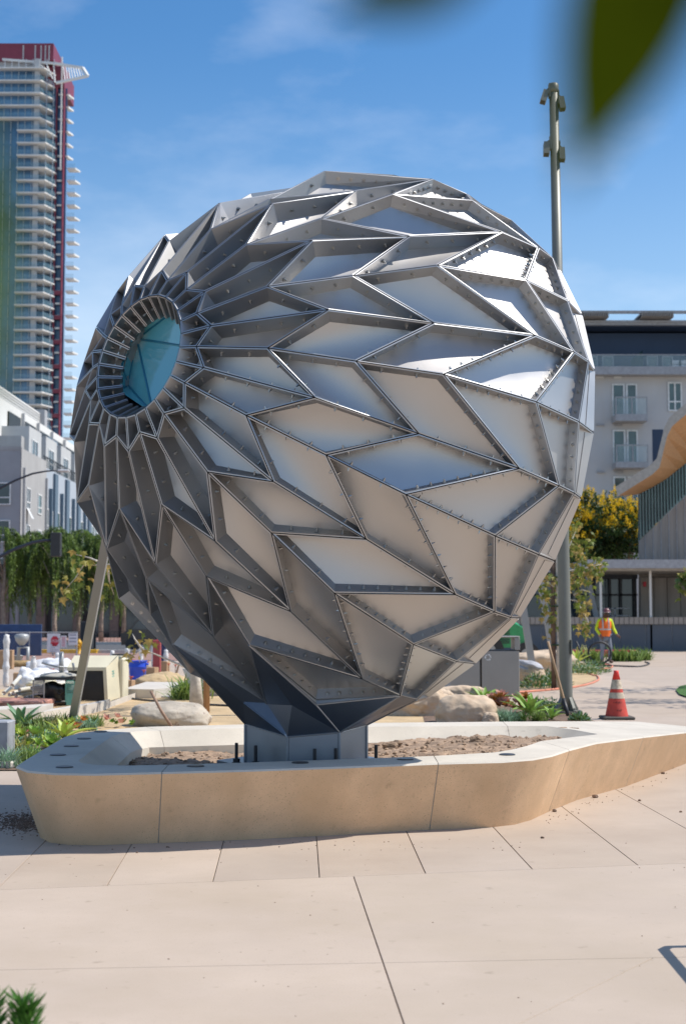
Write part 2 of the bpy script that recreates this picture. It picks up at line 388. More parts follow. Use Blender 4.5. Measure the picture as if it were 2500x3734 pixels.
def blob(mb, c, r, seed, sq=(1,1,1), lev=1, amp=0.25, fr=1.0, boxy=0.0):
    """rough stone: a subdivided octahedron pushed about by noise"""
    V = [Vector(p) for p in ((1,0,0),(-1,0,0),(0,1,0),(0,-1,0),(0,0,1),(0,0,-1))]
    F = [(0,2,4),(2,1,4),(1,3,4),(3,0,4),(2,0,5),(1,2,5),(3,1,5),(0,3,5)]
    for _ in range(lev):
        cache = {}; nf = []
        def mid(a, b):
            k = (min(a,b),max(a,b))
            if k not in cache: cache[k] = len(V); V.append((V[a]+V[b]).normalized())
            return cache[k]
        for (a,b,c_) in F:
            x,y,z = mid(a,b),mid(b,c_),mid(c_,a); nf += [(a,x,z),(b,y,x),(c_,z,y),(x,y,z)]
        F = nf
    sd = Vector((seed*3.1,seed*1.7,seed*0.9)); out = []
    for p in V:
        k = 1+amp*fbm(p*fr+sd,1.0,4)
        if boxy: k *= 1+boxy*(1/(abs(p.x)**4+abs(p.y)**4+abs(p.z)**4)**.25-1)
        out.append((c[0]+p.x*r*sq[0]*k, c[1]+p.y*r*sq[1]*k, c[2]+p.z*r*sq[2]*k))
    mb.add(out, F)
mb = MB()
for k in range(2600):
    x, y = random.uniform(-2.2,2.4), random.uniform(9.4,13.2)
    if inside(pin, x, y):
        r = random.choice((0.006,0.007,0.008,0.010,0.014,0.018))*(1.7 if random.random()<.04 else 1); blob(mb, (x,y,soil_z(x,y)+r*0.2), r, k, (1,1,.7), 1, 0.5)
for (px,py,r) in ((1745,2657,.045),(1873,2656,.04),(1930,2650,.06),(1975,2660,.05),(2010,2668,.05),(2050,2678,.06),(2085,2676,.05),(2120,2674,.04),(1740,2702,.05),(2360-620,2700,.06),(1425,2698,.06),(1440,2694,.05)):
    p = at(px,py,0.40); blob(mb,(p.x,p.y,soil_z(p.x,p.y)+.02),r,px,(1.2,1,.7),2,0.5)
tag(mb.build('soil_clods', M_soil), 'clods of dry earth lying on the planter soil', 'clods', kind='stuff')
# crumbs of earth swept along the planter foot
mb = MB()
for (px,py,s) in ((2020,2960,.02),(2168,2909,.025),(2410,2812,.035),(2415,2822,.02),(1976,3057,.012),(2330,2921,.014),(2480,2962,.012),(610,3090,.008),(500,3110,.008)):
    p = at(px,py); blob(mb,(p.x,p.y,s*.4),s,px,(1,1,.7),1,.4)
for k in range(120):
    t = random.random(); p = at(1990+t*500, 2985-t*195+random.gauss(14,12)) if k<60 else at(random.uniform(200,1900), 3072+random.uniform(-8,30)**1); s = random.uniform(.002,.007)
    blob(mb,(p.x,p.y,s*.4),s,k,(1,1,.6),0,.3)
for k in range(1700):
    p = at(85+random.gauss(0,60), 2998+random.gauss(0,17)); s = random.uniform(.002,.008); blob(mb,(p.x,p.y,s*.3),s,k,(1.3,1,.5),0,.3)
for k in range(90):
    p = at(random.uniform(-50,2550), 3060+random.random()**1.5*680); s = random.uniform(.0015,.0045); blob(mb,(p.x,p.y,s*.3),s,k,(1.3,1,.5),0,.3)
tag(mb.build('earth_crumbs', M_bed), 'crumbs of dark earth scattered on the pale paving', 'crumbs', kind='stuff')

# ================================================================== sculpture
def steel(name, base, rough, var):
    m = bpy.data.materials.new(name); m.use_nodes = True; nt = m.node_tree; b = nt.nodes['Principled BSDF']; L = nt.links.new
    b.inputs['Metallic'].default_value = 1.0; b.inputs['Base Color'].default_value = (*base, 1)
    tc = nt.nodes.new('ShaderNodeTexCoord')
    n = nt.nodes.new('ShaderNodeTexNoise'); n.inputs['Scale'].default_value = 2.2; n.inputs['Detail'].default_value = 6; L(tc.outputs['Object'], n.inputs['Vector'])
    mr = nt.nodes.new('ShaderNodeMapRange'); mr.inputs['To Min'].default_value = rough-var; mr.inputs['To Max'].default_value = rough+var
    L(n.outputs['Fac'], mr.inputs['Value']); L(mr.outputs['Result'], b.inputs['Roughness'])
    n2 = nt.nodes.new('ShaderNodeTexNoise'); n2.inputs['Scale'].default_value = 420; n2.inputs['Detail'].default_value = 2; L(tc.outputs['Object'], n2.inputs['Vector'])
    n3 = nt.nodes.new('ShaderNodeTexNoise'); n3.inputs['Scale'].default_value = 3.0; n3.inputs['Detail'].default_value = 1; L(tc.outputs['Object'], n3.inputs['Vector'])
    b1 = nt.nodes.new('ShaderNodeBump'); b1.inputs['Strength'].default_value = 0.05; b1.inputs['Distance'].default_value = 0.002; L(n2.outputs['Fac'], b1.inputs['Height'])
    b2 = nt.nodes.new('ShaderNodeBump'); b2.inputs['Strength'].default_value = 0.12; b2.inputs['Distance'].default_value = 0.03; L(n3.outputs['Fac'], b2.inputs['Height']); L(b1.outputs['Normal'], b2.inputs['Normal'])
    L(b2.outputs['Normal'], b.inputs['Normal'])
    rp = nt.nodes.new('ShaderNodeValToRGB'); rp.color_ramp.elements[0].color = (*[c*0.86 for c in base],1); rp.color_ramp.elements[1].color = (*[min(1,c*1.08) for c in base],1)
    L(n.outputs['Fac'], rp.inputs['Fac']); L(rp.outputs['Color'], b.inputs['Base Color'])
    return m
M_steel = steel('satin_stainless', (0.535, 0.515, 0.492), 0.48, 0.08)
M_flange = steel('flange_stainless', (0.45, 0.45, 0.452), 0.51, 0.05)
M_bolt = steel('bolt_stainless', (0.46, 0.455, 0.44), 0.30, 0.05)
M_ped = steel('pedestal_stainless', (0.235, 0.26, 0.30), 0.44, 0.05)  # shade under the sculpture and blue sky reflection put into the steel colour
NM = 28
CX, CY, CZ, AZ, EL, PH = -0.68714, 10.35, 3.01376, 0.76053, 0.21084, 1.34995
RING = [((1.0581,.4399),(1.0578,.4380)),((1.0185,.5655),(.9883,.6594)),((.8093,1.0309),(.5989,1.3499)),((.4014,1.4339),(-.0187,1.7260)),
        ((-.0028,1.8377),(-.6307,2.1055)),((-.6598,2.1044),(-1.0160,2.1601)),((-1.1070,2.1446),(-1.2031,2.1565)),((-1.3385,2.1068),(-1.3451,2.1092))]
DEPTH = [0.15, 0.165, 0.14, 0.112, 0.094, 0.078, 0.07, 0.002]
ax_a = Vector((-math.cos(EL)*math.sin(AZ), -math.cos(EL)*math.cos(AZ), math.sin(EL)))
ax_s = ax_a.cross(Vector((0,0,1))).normalized(); ax_u = ax_s.cross(ax_a)
CC = Vector((CX,CY,CZ))
def polar(z, r, i):
    t = -2*math.pi*i/NM + PH
    return CC + ax_a*z + (-ax_s*math.cos(t) + ax_u*math.sin(t))*r
G = [[polar(*RING[r][i%2], i) for i in range(NM)] for r in range(8)]
inner = [polar(0.925, 0.315, i) for i in range(NM)]
GG = [inner] + G                      # ring 0 of GG is the inner lip of the eye
DD = [0.075] + DEPTH
NR = len(GG)
def cellq(r, i): j = (i+1)%NM; return [GG[r][i], GG[r+1][i], GG[r+1][j], GG[r][j]]
def qn(q):
    n = (q[2]-q[0]).cross(q[3]-q[1]); return n.normalized()
sgn = 1 if qn(cellq(4,0)).dot(cellq(4,0)[0]-CC) > 0 else -1
VN = [[Vector((0,0,0)) for _ in range(NM)] for _ in range(NR)]
for r in range(NR-1):
    for i in range(NM):
        n = qn(cellq(r,i))*sgn; j=(i+1)%NM
        for (a,b) in ((r,i),(r+1,i),(r+1,j),(r,j)): VN[a][b] += n
for r in range(NR):
    for i in range(NM): VN[r][i].normalize()
sculpture = thing('faceted_sculpture', 'huge faceted seed-shaped sculpture of bolted satin steel panels with blue glass eye', 'sculpture', (-0.28, 10.75, 0))
S_OFF = Vector((-0.28,10.75,0))
def sbuild(mb, name, m, parent=None, smooth=False):
    mb.v = [tuple(Vector(p)-S_OFF) for p in mb.v]
    return mb.build(name, m, parent or sculpture, smooth)
def inset(q, n, g):
    out = []
    for k in range(4):
        e0 = (q[k]-q[k-1]).normalized(); e1 = (q[(k+1)%4]-q[k]).normalized()
        m0 = n.cross(e0).normalized(); m1 = n.cross(e1).normalized()
        out.append(q[k] + (m0+m1)*(g/max(0.14, 1+m0.dot(m1))))
    return out
skip = {(5,12),(5,13),(6,11),(6,12),(6,13),(7,12),(7,13)}   # taken up by the pedestal
bolts = MB()
HEX = [(math.cos(k*math.pi/3), math.sin(k*math.pi/3)) for k in range(6)]
OCT = [(math.cos(k*math.pi/4), math.sin(k*math.pi/4)) for k in range(8)]
def bolt(p, n):
    n = n.normalized(); u = n.orthogonal().normalized(); w = n.cross(u)
    a = random.uniform(0, 1); u, w = u*math.cos(a)+w*math.sin(a), w*math.cos(a)-u*math.sin(a)
    for prof, r, h0, h1 in ((OCT,0.0155,0,0.003),(HEX,0.0105,0.003,0.013),(HEX,0.0055,0.013,0.024)):
        k = len(prof); v = [p+(u*c+w*s)*r+n*h for h in (h0,h1) for (c,s) in prof]
        bolts.add(v, [tuple(range(k,2*k))]+[(i,(i+1)%k,k+(i+1)%k,k+i) for i in range(k)])
camv = Vector((0,0,CAM_H))
GAP, THK = 0.0035, 0.0075
for r in range(NR-1):
    for i in range(NM):
        if (r,i) in skip: continue
        j = (i+1)%NM
        ids = [(r,i),(r+1,i),(r+1,j),(r,j)]
        q = [GG[a][b] for a,b in ids]; n = qn(q)*sgn
        if sgn < 0: ids = ids[::-1]; q = q[::-1]
        vn = [VN[a][b] for a,b in ids]; dd = [DD[a] for a,b in ids]
        O = inset(q, n, GAP); I = inset(q, n, GAP+THK)
        B = [I[k]-vn[k]*dd[k] for k in range(4)]; OB = [O[k]-vn[k]*dd[k] for k in range(4)]
        # the sheet: a warped quad, finely divided so that it curves
        S = 7; mb = MB()
        for a in range(S):
            for b in range(S):
                u, v = a/(S-1), b/(S-1)
                mb.v.append(B[0].lerp(B[1],u).lerp(B[3].lerp(B[2],u),v))
        for a in range(S-1):
            for b in range(S-1): mb.f.append((a*S+b,(a+1)*S+b,(a+1)*S+b+1,a*S+b+1)); mb.m.append(0)
        pan = sbuild(mb, 'panel', M_steel, None, True)
        fm = MB(); fm.v = O+I+B+OB
        for k in range(4):
            l = (k+1)%4
            if ids[k][0] == 0 and ids[l][0] == 0: continue
            fm.f += [(k,l,4+l,4+k),(4+k,4+l,8+l,8+k),(l,k,12+k,12+l)]
        fm.m = [0]*len(fm.f)
        sbuild(fm, 'flange', M_flange, pan)
        cen = (q[0]+q[1]+q[2]+q[3])/4
        if n.dot((camv-cen).normalized()) < -0.3: continue
        for k in range(4):
            l = (k+1)%4; ra, rb = ids[k][0], ids[l][0]
            if ra == 0 and rb == 0: continue
            e = I[l]-I[k]; Ln = e.length
            lo = min(ra,rb); rr = (lo + max(ra,rb))/2
            sp = 0.18 if rr < 5 else (0.088 if rr > 5 else 0.10)
            if max(ra,rb) <= 2: sp = 0.10
            cnt = max(1, int(Ln/sp)-(0 if rr>=5 else 0)); 
            if min(dd[k],dd[l]) < 0.03: continue
            vmid = (vn[k]+vn[l])/2; wn_ = n.cross(e.normalized())
            for c in range(cnt):
                t = (c+0.5)/cnt; t = 0.06+0.88*t
                d = dd[k]*(1-t)+dd[l]*t; p = I[k].lerp(I[l],t)-vn[k].lerp(vn[l],t).normalized()*d*0.5
                dn = e.normalized().cross(vn[k].lerp(vn[l],t)).normalized()
                if dn.dot(cen-p) < 0: dn = -dn
                bolt(p, dn)
ob = sbuild(bolts, 'bolts', M_bolt); tag(ob, kind='stuff')
# seam strip on the last row, and the closed back end
ring8 = [polar(-1.62, 1.78, i) for i in range(NM)]
for i in range(NM):
    j=(i+1)%NM; a, b, c, d = GG[8][i], GG[8][j], ring8[j], ring8[i]
    mid = 0.004
    sbuild(MB().poly([a,b,c,d]), 'back_panel', M_steel)
sbuild(MB().poly([ring8[i] for i in range(NM)]), 'back_plate', M_steel)
strip = MB()
for i in range(NM):
    j=(i+1)%NM
    if (7,i) in skip: continue
    q = cellq(7,i); n = qn(q)*sgn; fl = lambda t: [(q[1].lerp(q[0],t)-VN[7][i]*DD[7]*t), (q[2].lerp(q[3],t)-VN[7][j]*DD[7]*t)]
    a0,b0 = fl(0.0); a1,b1 = fl(0.36); a0,b0 = a0.lerp(b0,.02),b0.lerp(a0,.02); a1,b1 = a1.lerp(b1,.05),b1.lerp(a1,.05)
    o1, o2 = n*0.005, n*0.0005
    strip.add([a0+o1,b0+o1,b1+o1,a1+o1,a0+o2,b0+o2,b1+o2,a1+o2],[(0,1,2,3),(0,1,5,4),(1,2,6,5),(2,3,7,6),(3,0,4,7)])
sbuild(strip, 'edge_strip', M_steel)
# dark hollow behind the flanges
# glass eye: triangular panes round two hubs, glazing bars between them
M_teal = bpy.data.materials.new('teal_glass'); M_teal.use_nodes = True
_b = M_teal.node_tree.nodes['Principled BSDF']; _b.inputs['Base Color'].default_value = (0.10,0.35,0.41,1); _b.inputs['Roughness'].default_value = 0.10; _b.inputs['Specular IOR Level'].default_value = 0.9; _b.inputs['Coat Weight'].default_value = 0.6; _b.inputs['Coat Roughness'].default_value = 0.05
M_teal_bar = mat('teal_glazing_bar', (0.03,0.20,0.30), 0.35, metal=0.4)
def eye_pt(px, py, zz):
    """eye pane corners: seen at a pixel, on the plane across the axis at zz"""
    u=(px-1250)/5186; v=(1867-py)/5186; cp,sp=math.cos(PITCH),math.sin(PITCH)
    d=Vector((u,cp-v*sp,sp+v*cp)); t=(CC+ax_a*zz-camv).dot(ax_a)/d.dot(ax_a); return camv+d*t
H1, H2 = eye_pt(500,1236,0.82), eye_pt(467,1405,0.80)
ez = 0.90
def rimang(p): w=p-CC; return math.atan2(w.dot(ax_u), w.dot(ax_s))
def rimpt(a, rr=0.385, z=ez): return CC+ax_a*z+(ax_s*math.cos(a)+ax_u*math.sin(a))*rr
r1 = [rimang(eye_pt(*p,ez)) for p in ((620,1177),(643,1293),(562,1453),(548,1457))]
A1,A2,A3 = rimpt(r1[0]),rimpt(r1[1]),rimpt(r1[2]); A4 = rimpt(r1[2]-0.16 if True else r1[3])
aw = [rimpt(rimang(eye_pt(*p,ez))) for p in ((420,1440),(420,1330),(450,1215),(540,1140))]
def pane(tri):
    c = sum(tri, Vector())/len(tri); sbuild(MB().poly([p.lerp(c,0.012) for p in tri]), 'pane', M_teal)
pane([H1,A1,A2]); pane([H1,A2,A3]); pane([H1,A3,H2]) ; pane([H2,A3,aw[0]]); pane([H2,aw[0],aw[1]]); pane([H1,H2,aw[1]]); pane([H1,aw[1],aw[2]]); pane([H1,aw[2],aw[3],A1])
gb = MB()
for a,b in ((H1,A1),(H1,A2),(H1,A3),(H1,H2),(H2,A3),(H2,aw[0]),(H2,aw[1]),(H1,aw[1]),(H1,aw[2])): gb.tube([a+ax_a*.002,b+ax_a*.002],0.008,6)
sbuild(gb, 'glazing_bar', M_teal_bar)
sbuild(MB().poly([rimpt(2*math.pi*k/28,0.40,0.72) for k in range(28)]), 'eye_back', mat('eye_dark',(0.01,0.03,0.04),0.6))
tb = MB(); 
for k in range(28):
    a,b=2*math.pi*k/28,2*math.pi*(k+1)/28; tb.poly([rimpt(a,.40,.72),rimpt(b,.40,.72),rimpt(b,.40,.90),rimpt(a,.40,.90)])
sbuild(tb, 'eye_sleeve', M_flange)
# pedestal: splayed plates down to a prism
N_ = lambda r,i: G[r][i]
S1,S2,S3,S4,S5,S6 = [Vector(p) for p in ((-.733,10.8,.653),(-.401,10.35,.594),(-.024,10.35,.626),(.175,10.7,.654),(.02,11.2,.66),(-.5,11.25,.66))]
n512 = eye_pt(1148,2572,-0.66) if False else N_(5,12)+Vector((0,0,-0.035))
plates = [[N_(4,14),N_(4,13),S2,S1],[N_(4,12),N_(4,13),S2,S3,n512],[n512,S3,N_(5,11)],[N_(5,11),S3,S4,N_(6,11)],[N_(6,11),S4,S5,N_(7,13)],[N_(7,13),S5,S6,N_(6,14)],[N_(6,14),S6,S1,N_(5,14)],[N_(5,14),S1,N_(4,14)]]
for q in plates:
    c = Vector((-.3,10.75,1.0)); mb = MB(); t0 = q[0]
    n = (q[1]-q[0]).cross(q[2]-q[0]).normalized()
    if n.dot(q[0]-c) < 0: n = -n
    k = len(q); m_ = sum(q,Vector())/k
    v = [p for p in q]+[m_]+[p-n*0.012 for p in q]+[m_-n*0.012]; f = []
    for a in range(k): b=(a+1)%k; f += [(a,b,k),(k+1+b,k+1+a,2*k+1),(a,b,k+1+b,k+1+a)]
    sbuild(mb.add(v,f), 'pedestal_plate', M_ped)
    # welded edge beads
Sx = [S1,S2,S3,S4,S5,S6]
def weld(a,b,r=0.006): return MB().tube([a,b],r,6)
wb = MB()
for a,b in ((N_(4,13),S2),(n512,S3),(N_(5,11),S3),(N_(4,12),n512),(n512,N_(5,11)),(N_(4,14),S1),(S1,S2),(S2,S3),(S3,S4),(N_(6,11),S4),(N_(4,12),N_(4,13))): wb.tube([a,b],0.007,6)
sbuild(wb,'weld_bead',M_flange)
# splice lip above the pedestal plate
for (a,b) in ((N_(4,12),n512),(n512,N_(5,11))):
    sbuild(MB().add([a,b,b+Vector((.01,.02,.06)),a+Vector((.01,.02,.05))],[(0,1,2,3)]),'splice_plate',M_flange)
ZB = 0.372
for k in range(6):
    a,b = Sx[k],Sx[(k+1)%6]; sbuild(MB().poly([a,b,Vector((b.x,b.y,ZB)),Vector((a.x,a.y,ZB))]),'stem_face',M_ped)
cb = MB()
for p in Sx: cb.tube([p,Vector((p.x,p.y,ZB))],0.012,8)
sbuild(cb,'stem_corner',M_ped)
plate = [(-.96,10.95),(-.62,10.28),(-.30,10.14),(.05,10.14),(.36,10.5),(.40,10.9),(.1,11.42),(-.6,11.5)]
n = len(plate)
sbuild(MB().add([(x,y,z) for z in (.33,.372) for x,y in plate],[tuple(range(n,2*n))]+[(i,(i+1)%n,n+(i+1)%n,n+i) for i in range(n)]),'base_plate',M_ped)
M_dark = mat('black_oxide_steel',(0.035,0.036,0.04),0.5,metal=0.6)
for (px,Dp) in ((866,10.72),(935,10.5),(1148,10.24),(1224,10.27),(1369,10.55)):
    x=(px-1250)/5186*Dp
    b_=sbuild(MB().lathe((x,Dp,.372),[(.0125,0),(.0125,.145),(.010,.15)],12),'anchor_bolt',M_dark)
    nb=MB().lathe((x,Dp,.372),[(.034,0),(.034,.006)],12); nb.lathe((x,Dp,.378),[(.026,0),(.026,.028)],6)
    nb.v=[tuple(Vector(p)-S_OFF) for p in nb.v]; nb.build('nut',M_dark,b_)

# ================================================================== buildings
M_glassdk = mat('window_glass_dark', (0.03,0.045,0.055), 0.06, var=0.3, scale=0.4, spec=0.8)
M_glassgr = mat('window_glass_green', (0.05,0.10,0.10), 0.06, var=0.3, scale=0.4, spec=0.8)
M_glassbl = mat('tower_glass', (0.06,0.15,0.27), 0.14, var=0.35, scale=0.12, spec=0.8)
M_whiteframe = mat('white_window_frame', (0.72,0.72,0.70), 0.5)
M_rail_glass = clear_glass('rail_glass', (0.40,0.52,0.54), 0.2)
M_stucco_g = mat('grey_stucco', (0.36,0.355,0.345), 0.9, var=0.06, scale=0.6, streak=(0.30,0.29,0.28))
M_stucco_b = mat('brown_grey_stucco', (0.33,0.335,0.345), 0.9, var=0.06, scale=0.6)
M_blueg = mat('blue_grey_cladding', (0.37,0.41,0.45), 0.8, var=0.05)
M_blued = mat('slate_blue_band', (0.10,0.15,0.20), 0.8, var=0.05)
M_siding = mat('white_lap_siding', (0.66,0.65,0.61), 0.8, var=0.04)
M_iron = mat('dark_iron', (0.03,0.032,0.036), 0.5, metal=0.4)
M_balc = mat('white_balcony_concrete', (0.66,0.65,0.62), 0.75, var=0.05, scale=0.2)
M_red = mat('crimson_panel', (0.20,0.03,0.05), 0.5, var=0.1, scale=0.2)
M_greyconc = mat('grey_tower_concrete', (0.42,0.42,0.42), 0.8)
M_teal_rail = clear_glass('teal_rail', (0.25,0.42,0.50), 0.28)

# --- high-rise, about 345 m away
TX = lambda px, D=345.0: (px-1250)/5186*D
TZ = lambda py, D=345.0: pz(0, py, D).z
tower = thing('residential_tower', 'tall white and glass apartment tower with crimson frames and crown, behind the grey flats', 'tower', (-80,355,0))
TO = Vector((-80,355,0))
def tb_(mb, name, m, parent=tower):
    mb.v = [tuple(Vector(p)-TO) for p in mb.v]; return mb.build(name, m, parent)
z_top = TZ(235)
tb_(MB().box(-104,-75.6,344.5,376,0,TZ(262)), 'core', M_glassbl)
zt_=TZ(300); wp_=[(-77.0,349.2),(-69.3,349.2),(-73.9,374),(-80,374)]
tb_(MB().add([(x,y,z) for z in (0,zt_) for x,y in wp_],[(4,5,6,7),(0,1,5,4),(1,2,6,5),(2,3,7,6),(3,0,4,7)]), 'wing', M_glassbl)
# plan of the floor slabs: a straight front turning back at the corner
fl_h = 45.2/5186*345
def slabm(z, x0, x1, x2, yb, t=0.30):
    pl = [(x0,342.6),(x1,342.6),(x2,347.6),(x2-1.4,351.0),(x0,351.0)]
    v = [(x,y,z+k) for k in (0,t) for x,y in pl]; n=5
    return MB().add(v,[tuple(range(n-1,-1,-1)),tuple(range(n,2*n))]+[(i,(i+1)%n,n+(i+1)%n,n+i) for i in range(n)])
def railm(z, x0, x1, x2):
    mb = MB(); h=1.1
    for a,b in (((x0,342.75),(x1,342.75)),((x1,342.75),(x2-.1,347.5))):
        mb.add([(a[0],a[1],z),(b[0],b[1],z),(b[0],b[1],z+h),(a[0],a[1],z+h)],[(0,1,2,3)])
    return mb
nfl = 33
for k in range(nfl):
    y_px = 262+ k*45.2; z = TZ(y_px)
    up = k < 5
    x0 = TX(-60) if up else TX(42); x1 = TX(128) if up else TX(150); x2 = TX(165) if up else TX(177)
    if k == 0: x1, x2 = TX(140), TX(169)
    sl = tb_(slabm(z,x0,x1,x2,351), 'balcony', M_balc)
    if k: tb_(railm(z+.42,x0,x1,x2), 'railing', M_teal_rail, sl)
    # window wall between slabs with mullions
    ww = MB()
    for m_ in range(9):
        x = TX(-40)+m_*1.75
        ww.box(x,x+0.14,344.3,344.5,z+.42,z+fl_h)
    tag(tb_(ww,'mullion',M_blueg),kind='stuff')
    tb_(MB().box(TX(100),TX(118),344.0,344.9,z+0.42,z+fl_h),'pier',M_greyconc)
    # right hand balconies
    if k >= 1:
        zz = TZ(262+k*45.2+20); xr = (TX(205),TX(226)) if k<=6 else (TX(212),TX(255))
        yr = 350.0
        v=[(xr[0],yr-1.0,zz),(xr[1]-.8,yr-1.0,zz),(xr[1],yr+1.8,zz),(xr[0],yr+1.8,zz)]; v+= [(x,y,z_+.42) for x,y,z_ in v]
        b=tb_(MB().add(v,[(3,2,1,0),(4,5,6,7),(0,1,5,4),(1,2,6,5),(2,3,7,6),(3,0,4,7)]),'side_balcony',M_balc)
        if k>6: tb_(MB().add([(xr[0],yr-.9,zz+.42),(xr[1]-.9,yr-.9,zz+.42),(xr[1]-.9,yr-.9,zz+1.5),(xr[0],yr-.9,zz+1.5)],[(0,1,2,3)]),'side_railing',M_teal_rail,b)
        if k%2==1 and k>16: tb_(MB().box(TX(172),TX(203),347.7,348.5,zz-1.0,zz),'crimson_beam',M_red)
        tb_(MB().box(TX(178),TX(196),347.9,348.5,zz-0.3,zz+0.1),'sill_slab',M_balc)
tb_(MB().box(TX(170.5),TX(174.5),347.5,348.8,0,TZ(300)),'crimson_fin',M_red)
tb_(MB().box(TX(198),TX(202),347.5,348.9,0,TZ(290)),'crimson_fin',M_red)
tb_(MB().box(TX(190),TX(194),347.0,347.5,TZ(610),TZ(195)),'white_mast',M_balc)
tb_(MB().box(-104,TX(163),346.0,366,TZ(214),TZ(152)),'crimson_crown',M_red)
tb_(MB().box(-104,TX(122),347.0,366,TZ(262),TZ(214)),'penthouse',M_greyconc)
tb_(MB().box(TX(124),TX(196),348.4,362,TZ(300),TZ(222)),'crimson_shaft',M_red)
for px in (48,93,115,131,145): tb_(MB().box(TX(px),TX(px)+.28,345.85,346.1,TZ(225),TZ(160)),'crown_rib',M_greyconc)
# slatted wing canopy at the top
cn = [pz(10,217,345.5),pz(196,231,345.5),pz(303,248,345.5),pz(321,277,343.5),pz(205,303,343.5)]
can = MB()
for a,b,w in ((cn[0],cn[1],.5),(cn[1],cn[2],.6),(cn[2],cn[3],.6),(cn[3],cn[4],.55)): can.bar(a,b,w)
cobj = tb_(can,'canopy_frame',M_balc)
for k in range(13):
    t=k/12; a=cn[1].lerp(cn[2],t) if k>3 else cn[0].lerp(cn[1],.55+.15*k); b=cn[4].lerp(cn[3],max(0,t-.05)) if k>3 else pz(175+k*9,262+k*13,344)
    sb=MB().bar(a,b,.22,.22); sb.v=[tuple(Vector(p)-TO) for p in sb.v]; sb.build('canopy_slat',M_balc,cobj)

# --- grey stepped flats along the street at the left
flats = thing('grey_flats', 'stepped grey stucco apartment building with white windows at the left', 'building', (-30,120,0))
FO = Vector((-30,120,0))
def fb(mb, name, m, parent=flats):
    mb.v=[tuple(Vector(p)-FO) for p in mb.v]; return mb.build(name, m, parent)
FX = -25.7
M_pale = mat('pale_grey_render',(0.46,0.465,0.455),.85,var=.05,scale=.6)
fb(MB().box(-62,FX,113,122.6,0,15.1),'wall',[M_stucco_b])
fb(MB().box(-62,FX+.03,112.97,113.2,14.95,15.25),'coping',M_stucco_g)
fb(MB().box(FX-.02,FX+.05,113,122.6,0.0,15.12),'side_wall',M_stucco_g)
fb(MB().box(FX+.05,FX+.25,113.6,113.78,0,13.6),'downpipe',M_greyconc)
fb(MB().box(FX+.05,FX+.25,122.2,122.38,0,13.6),'downpipe',M_greyconc)
fb(MB().box(-62,-29.6,121.5,172,0,20.6),'upper_wall',M_siding)
for k in range(6): fb(MB().box(-29.8,-27.2,122.6+k*7.0,127.6+k*7.0,14.0,18.2),'bay',M_pale)
fb(MB().box(-29.8,-27.6,121.4,165,14.0,17.2),'bay_link',M_stucco_g)
fb(MB().box(-64,-32,119,150,0,23.2),'siding_wall',M_siding)
mbs=MB()
for k in range(16): mbs.box(-32,-31.93,119,150,18.9+k*.27,18.93+k*.27+.03)
fb(mbs,'siding_lines',M_greyconc)
fb(MB().box(-33,-31.5,149.2,150.6,17.5,23.6),'stair_tower',M_stucco_b)
fb(MB().box(-33,-29.4,141,146,19.3,19.7),'awning',M_blued)
for k in range(5): fb(MB().box(-29.6,-29.45,124.6+k*6.5,129.2+k*6.5,17.9,19.8),'terrace_screen',M_iron)
for k in range(5): fb(MB().box(-29.55,-29.3,130.0+k*6.5,130.2+k*6.5,17.2,20.4),'downpipe',M_greyconc)
def window_x(parent, x, y0, y1, z0, z1, gl=M_glassdk, off=FO, div=2, sash=True):
    """window in a wall that faces +x"""
    fr=MB(); t=.09
    fr.box(x,x+.07,y0,y1,z0,z0+t); fr.box(x,x+.07,y0,y1,z1-t,z1); fr.box(x,x+.07,y0,y0+t,z0+t,z1-t); fr.box(x,x+.07,y1-t,y1,z0+t,z1-t)
    for d in range(1,div): ym=y0+(y1-y0)*d/div; fr.box(x,x+.06,ym-t/2,ym+t/2,z0+t,z1-t)
    if sash: fr.box(x+.001,x+.062,y0+t,y1-t,z0+(z1-z0)*.33-t/2,z0+(z1-z0)*.33+t/2)
    fr.v=[tuple(Vector(p)-off) for p in fr.v]; w=fr.build('window',M_whiteframe,parent)
    g=MB().box(x-.02,x+.02,y0+t*.5,y1-t*.5,z0+t*.5,z1-t*.5); g.v=[tuple(Vector(p)-off) for p in g.v]; g.build('pane',gl,w)
def window_y(parent, y, x0, x1, z0, z1, gl=M_glassdk, off=FO, div=2, sash=True, frame=None):
    """window in a wall that faces the camera (-y)"""
    fr=MB(); t=.09
    fr.box(x0,x1,y-.07,y,z0,z0+t); fr.box(x0,x1,y-.07,y,z1-t,z1); fr.box(x0,x0+t,y-.07,y,z0+t,z1-t); fr.box(x1-t,x1,y-.07,y,z0+t,z1-t)
    for d in range(1,div): xm=x0+(x1-x0)*d/div; fr.box(xm-t/2,xm+t/2,y-.06,y,z0+t,z1-t)
    if sash: fr.box(x0+t,x1-t,y-.062,y-.001,z0+(z1-z0)*.33-t/2,z0+(z1-z0)*.33+t/2)
    fr.v=[tuple(Vector(p)-off) for p in fr.v]; w=fr.build('window',frame or M_whiteframe,parent)
    g=MB().box(x0+t*.5,x1-t*.5,y-.02,y+.02,z0+t*.5,z1-t*.5); g.v=[tuple(Vector(p)-off) for p in g.v]; g.build('pane',gl,w)
for k in range(4):                      # storeys seen at 1790 and 1927
    zc = [11.9,8.9,5.9,2.9][k]
    window_y(flats,112.97,-28.55,-26.45,zc-1.35,zc+.45)
    window_y(flats,112.97,-33.6,-31.4,zc-1.35,zc+.45)
    window_x(flats,FX+.05,114.9,116.3,zc-1.5,zc+.25)
    window_x(flats,FX+.05,119.2,120.6,zc-1.6,zc+.1,M_glassgr,div=1)
